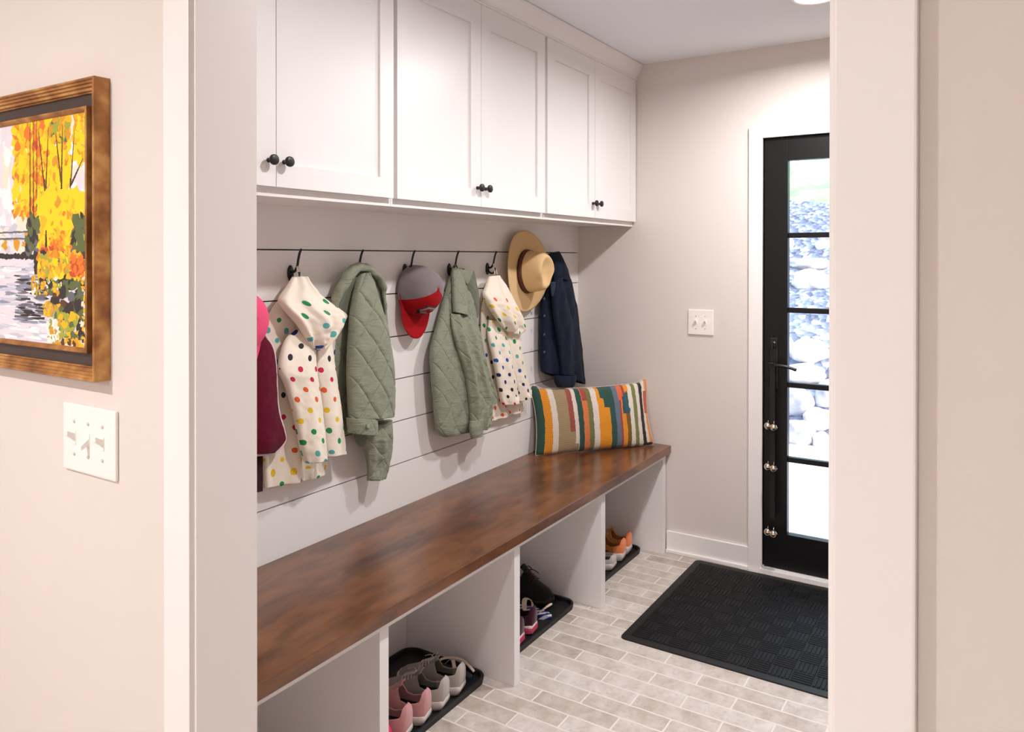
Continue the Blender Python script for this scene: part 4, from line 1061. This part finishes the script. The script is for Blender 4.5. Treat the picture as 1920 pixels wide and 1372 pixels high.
# ------------------------------------------------------------------ striped cushion
def make_cushion():
    a = Vector((3.097, 1.850, ZT)); b_ = Vector((3.592, 1.452, ZT))
    ctr = (a+b_)/2; L = (b_-a).length; ang = math.atan2(b_.y-a.y, b_.x-a.x)
    root = thing('throw_cushion', ctr, 'multicoloured striped woven cushion leaning in the corner on the bench', 'cushion', rz=ang)
    W = [((40, 84, 74), 0, .055), ((236, 150, 42), .055, .118), ((232, 220, 206), .118, .165), ((168, 146, 112), .165, .262), ((162, 82, 72), .262, .308), ((232, 220, 206), .308, .336), ((36, 82, 72), .336, .379),
         ((226, 128, 74), .379, .425), ((118, 122, 74), .425, .462), ((234, 222, 210), .462, .511), ((238, 154, 38), .511, .610), ((36, 84, 78), .610, .660), ((104, 118, 138), .660, .703), ((176, 62, 66), .703, .716),
         ((232, 152, 46), .716, .756), ((122, 92, 42), .756, .790), ((234, 224, 210), .790, .830), ((126, 130, 76), .830, .866), ((234, 224, 210), .866, .900), ((38, 36, 42), .900, .930), ((234, 222, 208), .930, .958), ((232, 152, 78), .958, 1.)]
    mt, nt, b = new_mat('striped_weave')
    uv = N(nt, 'ShaderNodeUVMap'); sp = N(nt, 'ShaderNodeSeparateXYZ'); nt.links.new(uv.outputs[0], sp.inputs[0])
    tc = N(nt, 'ShaderNodeTexCoord'); nz = N(nt, 'ShaderNodeTexNoise'); nz.inputs['Scale'].default_value = 60; nz.inputs['Detail'].default_value = 4; nt.links.new(tc.outputs['Object'], nz.inputs['Vector'])
    n4 = N(nt, 'ShaderNodeTexNoise'); n4.inputs['Scale'].default_value = 7; nt.links.new(tc.outputs['Object'], n4.inputs['Vector'])
    wob = math_n(nt, 'ADD', math_n(nt, 'MULTIPLY', math_n(nt, 'SUBTRACT', nz.outputs[0], .5), .014), math_n(nt, 'MULTIPLY', math_n(nt, 'SUBTRACT', n4.outputs[0], .5), .02))
    u = math_n(nt, 'ADD', sp.outputs[0], wob); v = math_n(nt, 'ADD', sp.outputs[1], math_n(nt, 'MULTIPLY', wob, 1.4))
    col = ramp(nt, u, [(x0, lin(c)) for c, x0, x1 in W], 'CONSTANT')
    def rect(u0, u1, v0, v1):
        return math_n(nt, 'MULTIPLY', math_n(nt, 'MULTIPLY', math_n(nt, 'GREATER_THAN', u, u0), math_n(nt, 'LESS_THAN', u, u1)), math_n(nt, 'MULTIPLY', math_n(nt, 'GREATER_THAN', v, v0), math_n(nt, 'LESS_THAN', v, v1)))
    for u0, u1, v0, v1, c in ((.540, .615, .80, 1.1, (36, 84, 78)), (.565, .615, .64, .82, (36, 84, 78)), (.700, .775, .74, 1.1, (228, 110, 70)), (.745, .762, .80, 1.1, (168, 60, 62)), (.730, .795, .52, .80, (52, 78, 104)), (.755, .800, .55, .86, (40, 96, 104)), (.79, .80, .6, .86, (234, 224, 210)),
                              (.766, .80, .88, 1.1, (238, 154, 48)), (.262, .308, 0., .30, (168, 146, 112)), (.388, .43, .78, 1.1, (168, 78, 66)), (.30, .335, 0., .12, (168, 146, 112)), (.930, .985, .0, .05, (40, 36, 40)), (.945, .99, .5, .85, (206, 96, 66))):
        col = mixc(nt, rect(u0, u1, v0, v1), col, lin(c))
    # back of the cover is plain
    nz5 = N(nt, 'ShaderNodeTexNoise'); nz5.inputs['Scale'].default_value = 150; nt.links.new(tc.outputs['Object'], nz5.inputs['Vector'])
    nt.links.new(mixc(nt, math_n(nt, 'MULTIPLY', nz5.outputs[0], .22), col, lin((110, 90, 72))), b.inputs['Base Color']); b.inputs['Roughness'].default_value = .95; b.inputs['Sheen Weight'].default_value = .2; b.inputs['Specular IOR Level'].default_value = .15
    wv = N(nt, 'ShaderNodeTexWave'); wv.inputs['Scale'].default_value = 90; wv.bands_direction = 'Z'; wv.inputs['Distortion'].default_value = 3; nt.links.new(tc.outputs['Object'], wv.inputs['Vector'])
    bump(nt, b, math_n(nt, 'ADD', wv.outputs[0], nz5.outputs[0]), .5, .003)
    Hc = .318; nu, nv = 60, 34; tilt = math.radians(14)
    bm = bmesh.new(); uvl = bm.loops.layers.uv.new('UVMap'); sides = []
    for sd in (-1, 1):
        g = []
        for j in range(nv+1):
            row = []
            for i in range(nu+1):
                p, q = i/nu, j/nv; e = (4*p*(1-p))**.42*(4*q*(1-q))**.42
                # edges pull in between the corners
                x = (p-.5)*L*(1-.055*math.sin(PI*q)**1.0*abs(2*p-1)); z = q*Hc+(.5-q)*.03*math.sin(PI*p)**.8*(1 if q > .5 else .2)
                if q > .9 and (p < .06 or p > .94): z += .012
                y = sd*.055*e+.003*noise.noise(Vector((x*16, z*16, sd*3.)))*e
                y += 0.
                row.append(bm.verts.new((x, y, z)))
            g.append(row)
        sides.append(g)
        for j in range(nv):
            for i in range(nu):
                vs = (g[j][i], g[j][i+1], g[j+1][i+1], g[j+1][i]); f = bm.faces.new(vs if sd < 0 else vs[::-1])
                us = ((i/nu, j/nv), ((i+1)/nu, j/nv), ((i+1)/nu, (j+1)/nv), (i/nu, (j+1)/nv))
                for l, q in zip(f.loops, us if sd < 0 else us[::-1]): l[uvl].uv = q
    bmesh.ops.remove_doubles(bm, verts=bm.verts, dist=.0012)
    bmesh.ops.rotate(bm, cent=(0, 0, 0), matrix=Matrix.Rotation(-tilt, 3, 'X'), verts=bm.verts)
    lo = min(v.co.z for v in bm.verts)
    for v in bm.verts: v.co.z += .001-lo
    link('cover', bm, mt, root, True)
    # piped seam round the edge
    bm = bmesh.new(); pts = []
    for k in range(81):
        t = k/80*4; s = int(min(t, 3.999)); f = t-s
        p, q = ((f, 0), (1, f), (1-f, 1), (0, 1-f))[s]
        x = (p-.5)*L*(1-.055*math.sin(PI*q)*abs(2*p-1)); z = q*Hc+(.5-q)*.03*math.sin(PI*p)**.8*(1 if q > .5 else .2)
        if q > .9 and (p < .06 or p > .94): z += .012
        pts.append(Matrix.Rotation(-tilt, 3, 'X') @ Vector((x, 0, z)) + Vector((0, 0, .0026-lo)))
    link('seam', tube(bm, pts, .0015, 6, cap=False), plain('seam_cord', (214, 200, 184), .9), root, True)
make_cushion()

# ------------------------------------------------------------------ boot trays and shoes
def make_tray(x0, x1, label):
    y0, y1 = 1.498, 1.868
    root = thing('boot_tray', ((x0+x1)/2, (y0+y1)/2, 0), label, 'boot tray', 'black boot trays in the bench cubbies')
    bm = bmesh.new(); rings = []
    for ins, z in ((.004, .0005), (.001, .016), (0, .020), (.002, .0225), (.008, .0225), (.011, .020), (.014, .006), (.018, .0045)):
        rings.append([bm.verts.new((a, b_, z)) for a, b_ in rrect(x0+ins, x1-ins, y0+ins, y1-ins, .055-ins, 8)])
    n = len(rings[0])
    for a, b_ in zip(rings, rings[1:]):
        for k in range(n): bm.faces.new((a[k], a[(k+1) % n], b_[(k+1) % n], b_[k]))
    bm.faces.new(rings[0]); bm.faces.new(rings[-1])
    wpart('tray_shell', bm, M['rubber'], root, False)
make_tray(1.590, 2.199, 'black boot tray in the cubby with the pink and grey sneakers')
make_tray(2.262, 2.862, 'black boot tray in the cubby with the striped sandal')
make_tray(2.945, 3.572, 'black boot tray in the far cubby with the orange sneakers')

def arch(t, w0, h0, side_pow=.62):
    return t
def sneaker(name, loc, rz, label, L, upper, sole, lining, lace, group=None, wmax=.044, hheel=.082, heel_mat=None, chunky=.028, tongue=True, cat='shoe', tab=None, block=None):
    root = thing(name, loc, label, cat, group, rz=rz)
    def hw(t):
        pts = [(0, .62), (.04, .74), (.15, .80), (.35, .74), (.55, .86), (.72, 1.), (.85, .93), (.94, .70), (1., .34)]
        for (a, b_), (c, d) in zip(pts, pts[1:]):
            if t <= c: f = (t-a)/(c-a); f = f*f*(3-2*f) if False else f; return wmax*(b_+(d-b_)*f)
        return wmax*.34
    def bend(t): return .006*math.sin(PI*t)
    n = 26
    # sole
    bm = bmesh.new(); out = [(bend(i/n)-hw(i/n), i/n*L) for i in range(n+1)]+[(bend(i/n)+hw(i/n), i/n*L) for i in range(n, -1, -1)]
    rings = []
    for z, k in ((.0, .93), (.004, .98), (chunky*.5, 1.04), (chunky*.9, 1.02), (chunky, .98)):
        ring = []
        for a, y in out:
            t = y/L; lift = .012*max(0, (t-.78)/.22)**2+.005*max(0, (.12-t)/.12)
            cx_ = bend(t); ring.append(bm.verts.new((cx_+(a-cx_)*k, L/2+(y-L/2)*(1+(k-1)*.5), z*(1+.25*max(0, .3-t))+lift)))
        rings.append(ring)
    q = len(out)
    for a, b_ in zip(rings, rings[1:]):
        for k in range(q): bm.faces.new((a[k], a[(k+1) % q], b_[(k+1) % q], b_[k]))
    bm.faces.new(rings[0]); bm.faces.new(rings[-1]); link('sole', bm, sole, root, True)
    # upper
    def top(t):
        pts = [(0, .93), (.05, 1.), (.14, .84), (.26, .70), (.36, .80), (.42, .92), (.50, .84), (.62, .66), (.78, .50), (.90, .40), (.97, .27), (1, .16)]
        for (a, b_), (c, d) in zip(pts, pts[1:]):
            if t <= c: return hheel*(b_+(d-b_)*(t-a)/(c-a))
        return hheel*.2
    def gap(t):      # half-opening of the ankle collar, as a fraction of the arch
        if t < .02 or t > .43: return 0.
        return .60*min(1, (t-.02)/.05)*min(1, (.43-t)/.07)**.6
    bm = bmesh.new(); nn = 44; na = 9; z0 = chunky*.8
    for sd in (-1, 1):
        g = []
        for i in range(nn+1):
            t = i/nn*.99; row = []; cx_ = bend(t); w_ = hw(t)*.97; h_ = top(t)
            gp = gap(t)
            for k in range(na+1):
                s = k/na*(1-gp); a = s*PI/2
                row.append(bm.verts.new((cx_+sd*w_*math.cos(a)**.75 if a < PI/2-1e-4 else cx_, t*L+(.010*(1-t/.06)*(1-s*.4)*0 if t < .06 else 0)+(-.004*math.sin(s*PI) if t < .03 else 0), z0+(h_-z0*.0)*math.sin(a)**.9 if True else 0)))
            g.append(row)
        for i in range(nn):
            for k in range(na): bm.faces.new((g[i][k], g[i+1][k], g[i+1][k+1], g[i][k+1]))
        if sd < 0: g0 = g
    # heel closure
    for k in range(na):
        try: bm.faces.new((g0[0][k], g0[0][k+1], g[0][k+1], g[0][k]))
        except Exception: pass
    bmesh.ops.remove_doubles(bm, verts=bm.verts, dist=.0006)
    if heel_mat:
        for f in bm.faces: f.material_index = 1 if f.calc_center_median().y < L*.20 else 0
    up = link('upper', bm, [upper, heel_mat or upper], root, True); md = up.modifiers.new('thick', 'SOLIDIFY'); md.thickness = .004; md.offset = -1
    # footbed and inner lining
    bm = bmesh.new(); pts = [(bend(i/n)-hw(i/n)*.86, .03*L+i/n*L*.5) for i in range(n+1)]; pts += [(bend(i/n)+hw(i/n)*.86, .03*L+i/n*L*.5) for i in range(n, -1, -1)]
    extrude_poly(bm, pts, chunky+.001, chunky+.010); link('lining', bm, lining, root)
    if tongue:
        bm = bmesh.new(); g = []
        for j in range(9):
            t = j/8; y = L*(.37+.13*t); z = z0+hheel*(1.10-.22*t); row = []
            for k in range(9):
                s = k/8*2-1; row.append(bm.verts.new((bend(.4)+s*.019*(1-.1*t), y, z-.007*s*s)))
            g.append(row)
        for a, b_ in zip(g, g[1:]):
            for k in range(8): bm.faces.new((a[k], a[k+1], b_[k+1], b_[k]))
        tg = link('tongue', bm, tab or upper, root, True); md = tg.modifiers.new('thick', 'SOLIDIFY'); md.thickness = .005
    if block:
        bm = bmesh.new(); rings = []
        for z, k in ((.004, 1.07), (chunky*.45, 1.10), (chunky*.75, 1.08)):
            ring = []
            for t in (.0, .05, .12, .2): ring.append((bend(t)+hw(t)*k, t*L))
            for t in (.2, .12, .05, .0): ring.append((bend(t)-hw(t)*k, t*L))
            rings.append([bm.verts.new((a, b_-.003, z+.004)) for a, b_ in ring])
        for a, b_ in zip(rings, rings[1:]):
            for k in range(8): bm.faces.new((a[k], a[(k+1) % 8], b_[(k+1) % 8], b_[k]))
        bm.faces.new(rings[0]); bm.faces.new(rings[-1]); link('heel_block', bm, block, root)
    if lace:
        bm = bmesh.new()
        for j in range(5):
            t = .46+.045*j; h_ = z0+top(t); w_ = .017+.003*j
            pts = [(bend(t)-w_, t*L, h_-.006), (bend(t)-w_*.5, t*L+.002, h_+.002), (bend(t), t*L+.003, h_+.0035), (bend(t)+w_*.5, t*L+.002, h_+.002), (bend(t)+w_, t*L, h_-.006)]
            tube(bm, smooth_pts(pts, 3), .0024, 6)
        for s in (-1, 1):
            t = .455; h_ = z0+top(t)+.003; x = bend(t)
            tube(bm, smooth_pts([(x, t*L, h_), (x+s*.016, t*L-.006, h_+.010), (x+s*.024, t*L+.004, h_+.004), (x+s*.018, t*L+.014, h_-.002), (x, t*L+.002, h_+.001)], 4), .0018, 6)
            tube(bm, smooth_pts([(x, t*L, h_), (x+s*.020, t*L+.02, h_-.001), (x+s*.026, t*L+.045, h_-.012)], 4), .0016, 6)
        link('laces', bm, lace, root, True)
    return root

F = lambda n, c, **k: fabric(n, c, **k)
M['shoe_grey'] = F('grey_knit', (150, 142, 136)); M['shoe_grey2'] = F('grey_heel_knit', (184, 176, 168)); M['sole_white'] = plain('white_rubber_sole', (226, 214, 208), .6)
M['shoe_pink'] = F('dusty_pink_knit', (206, 150, 148)); M['lin_dark'] = plain('dark_lining', (36, 24, 24), .9); M['lace_grey'] = plain('grey_laces', (196, 188, 180), .8)
M['shoe_black'] = F('black_knit', (24, 23, 25)); M['sole_black'] = plain('black_sole', (18, 18, 18), .6); M['lace_white'] = plain('pale_laces', (206, 206, 210), .8)
M['hot_pink'] = plain('hot_pink_foam', (240, 40, 104), .5); M['shoe_orange'] = F('orange_knit', (196, 140, 80)); M['shoe_coral'] = F('coral_heel', (240, 142, 92)); M['lin_red'] = plain('red_lining', (150, 40, 30), .9)
M['shoe_pale'] = F('pale_grey_knit', (196, 188, 184)); M['shoe_wine'] = F('wine_black_knit', (62, 18, 34), var=.5, vscale=60); M['pink_sole'] = plain('pink_sole_block', (222, 88, 124), .5)
TZ = .0047
pk = 'pairs of sneakers on the boot trays'
G = math.radians
sneaker('sneaker', (1.977, 1.522, TZ), G(15), 'left sneaker of the grey pair with white soles', .235, M['shoe_grey'], M['sole_white'], M['lin_dark'], M['lace_grey'], heel_mat=M['shoe_grey2'])
sneaker('sneaker', (2.073, 1.526, TZ), G(15), 'right sneaker of the grey pair with white soles, beside the strappy sandal', .235, M['shoe_grey'], M['sole_white'], M['lin_dark'], M['lace_grey'], heel_mat=M['shoe_grey2'])
sneaker('sneaker', (1.787, 1.520, TZ), G(15), 'left sneaker of the dusty pink pair, next to the hot pink clog', .235, M['shoe_pink'], M['sole_white'], M['lin_dark'], None, heel_mat=M['shoe_pink'], hheel=.088)
sneaker('sneaker', (1.882, 1.522, TZ), G(15), 'right sneaker of the dusty pink pair, next to the grey sneakers', .235, M['shoe_pink'], M['sole_white'], M['lin_dark'], None, heel_mat=M['shoe_pink'], hheel=.088)
sneaker('clog', (1.694, 1.522, TZ), G(15), 'hot pink clog half hidden behind the nearest white bench divider', .17, M['hot_pink'], M['hot_pink'], M['hot_pink'], None, hheel=.07, wmax=.040, chunky=.024, tongue=False)
# second cubby
sneaker('sneaker', (2.452, 1.528, TZ), G(8), 'wine and black sneaker with white sole and pink heel block, nearest the divider', .225, M['shoe_wine'], M['sole_white'], M['lin_dark'], M['lace_white'], chunky=.032, block=M['pink_sole'])
sneaker('sneaker', (2.556, 1.532, TZ), G(8), 'wine and black sneaker with white sole and pink heel block, beside the striped sandal', .225, M['shoe_wine'], M['sole_white'], M['lin_dark'], M['lace_white'], chunky=.032, block=M['pink_sole'])
sneaker('shoe', (2.798, 1.815, TZ), G(177), 'black high shoe at the back of the tray behind the striped sandal', .235, M['shoe_black'], M['sole_black'], M['lin_dark'], M['shoe_wine'], hheel=.115)
# far cubby
sneaker('sneaker', (3.400, 1.528, TZ), math.radians(8), 'left sneaker of the orange pair with coral heels', .235, M['shoe_orange'], M['sole_white'], M['lin_red'], M['lace_grey'], heel_mat=M['shoe_coral'], chunky=.036)
sneaker('sneaker', (3.492, 1.538, TZ), math.radians(4), 'right sneaker of the orange pair with coral heels, farthest shoe', .235, M['shoe_orange'], M['sole_white'], M['lin_red'], M['lace_grey'], heel_mat=M['shoe_coral'], chunky=.036)
sneaker('sneaker', (3.275, 1.522, TZ), math.radians(6), 'low pale grey shoe in the far cubby beside the orange pair', .235, M['shoe_pale'], M['sole_white'], M['lin_dark'], M['lace_grey'], hheel=.05)
def sandal(loc, rz, label, L, foot, strap, straps, striped=None):
    root = thing('sandal', loc, label, 'sandal', rz=rz); w_ = .04
    out = []
    for k in range(40):
        a = 2*PI*k/40; out.append((w_*(.82+.18*math.sin(a))*math.cos(a), L/2+L/2*math.sin(a)))
    bm = bmesh.new(); extrude_poly(bm, out, 0, .018, bev=.004); link('footbed', bm, foot, root)
    for pts, wd in straps:
        bm = bmesh.new(); P_ = smooth_pts(pts, 6); prev = None
        for i, p in enumerate(P_):
            t = (P_[min(i+1, len(P_)-1)]-P_[max(i-1, 0)]).normalized(); s = t.cross(Vector((0, 0, 1)))
            s = s.normalized() if s.length > 1e-3 else Vector((0, 1, 0)); nrm = s.cross(t)
            r_ = [bm.verts.new(p+s*(wd/2*e)+nrm*(.0012*f)) for e, f in ((-1, -1), (1, -1), (1, 1), (-1, 1))]
            if prev:
                for k in range(4): bm.faces.new((prev[k], prev[(k+1) % 4], r_[(k+1) % 4], r_[k]))
            else: bm.faces.new(r_)
            prev = r_
        bm.faces.new(prev); link('strap', bm, strap, root)
    return root
M['strap_white'] = plain('ivory_strap', (226, 206, 186), .5); M['slip'] = plain('navy_black_footbed', (26, 27, 34), .6)
sandal((2.150, 1.540, TZ), math.radians(9), 'strappy sandal with ivory straps and dark footbed, at the tray corner', .22, M['slip'], M['strap_white'],
       [([(-.038, .02, .012), (-.030, .05, .040), (0, .075, .052), (.030, .10, .040), (.036, .13, .012)], .012), ([(.036, .01, .012), (.034, .06, .045), (0, .11, .056), (-.032, .14, .04), (-.036, .17, .012)], .012), ([(-.036, .16, .012), (-.02, .17, .034), (.02, .17, .034), (.036, .16, .012)], .012)])
mt, nt, b = new_mat('blue_white_stripe'); tc = N(nt, 'ShaderNodeTexCoord'); wv = N(nt, 'ShaderNodeTexWave'); wv.inputs['Scale'].default_value = 18; wv.bands_direction = 'DIAGONAL'
nt.links.new(tc.outputs['Object'], wv.inputs['Vector']); nt.links.new(ramp(nt, wv.outputs[0], [(0, lin((38, 46, 128))), (.55, lin((226, 226, 234)))], 'CONSTANT'), b.inputs['Base Color']); b.inputs['Roughness'].default_value = .6
M['stripe'] = mt
def striped():
    r = sandal((2.688, 1.528, TZ), math.radians(6), 'blue and white striped sandal at the front of the tray with the black shoe', .22, M['stripe'], M['strap_white'],
           [([(-.034, .10, .012), (-.030, .11, .045), (0, .12, .058), (.030, .11, .045), (.034, .10, .012)], .020), ([(-.034, .06, .012), (-.02, .02, .05), (0, .004, .06), (.02, .02, .05), (.034, .06, .012)], .010)])
striped()
#ENDPART2
scene.view_settings.view_transform = 'Standard'; scene.view_settings.look = 'None'; scene.view_settings.gamma = 1
scene.view_settings.use_curve_mapping = False; scene.view_settings.exposure = 0.0
scene.cycles.use_denoising = True
scene.cycles.max_bounces = 10; scene.cycles.diffuse_bounces = 6; scene.cycles.transparent_max_bounces = 12
scene.cycles.sample_clamp_indirect = 6
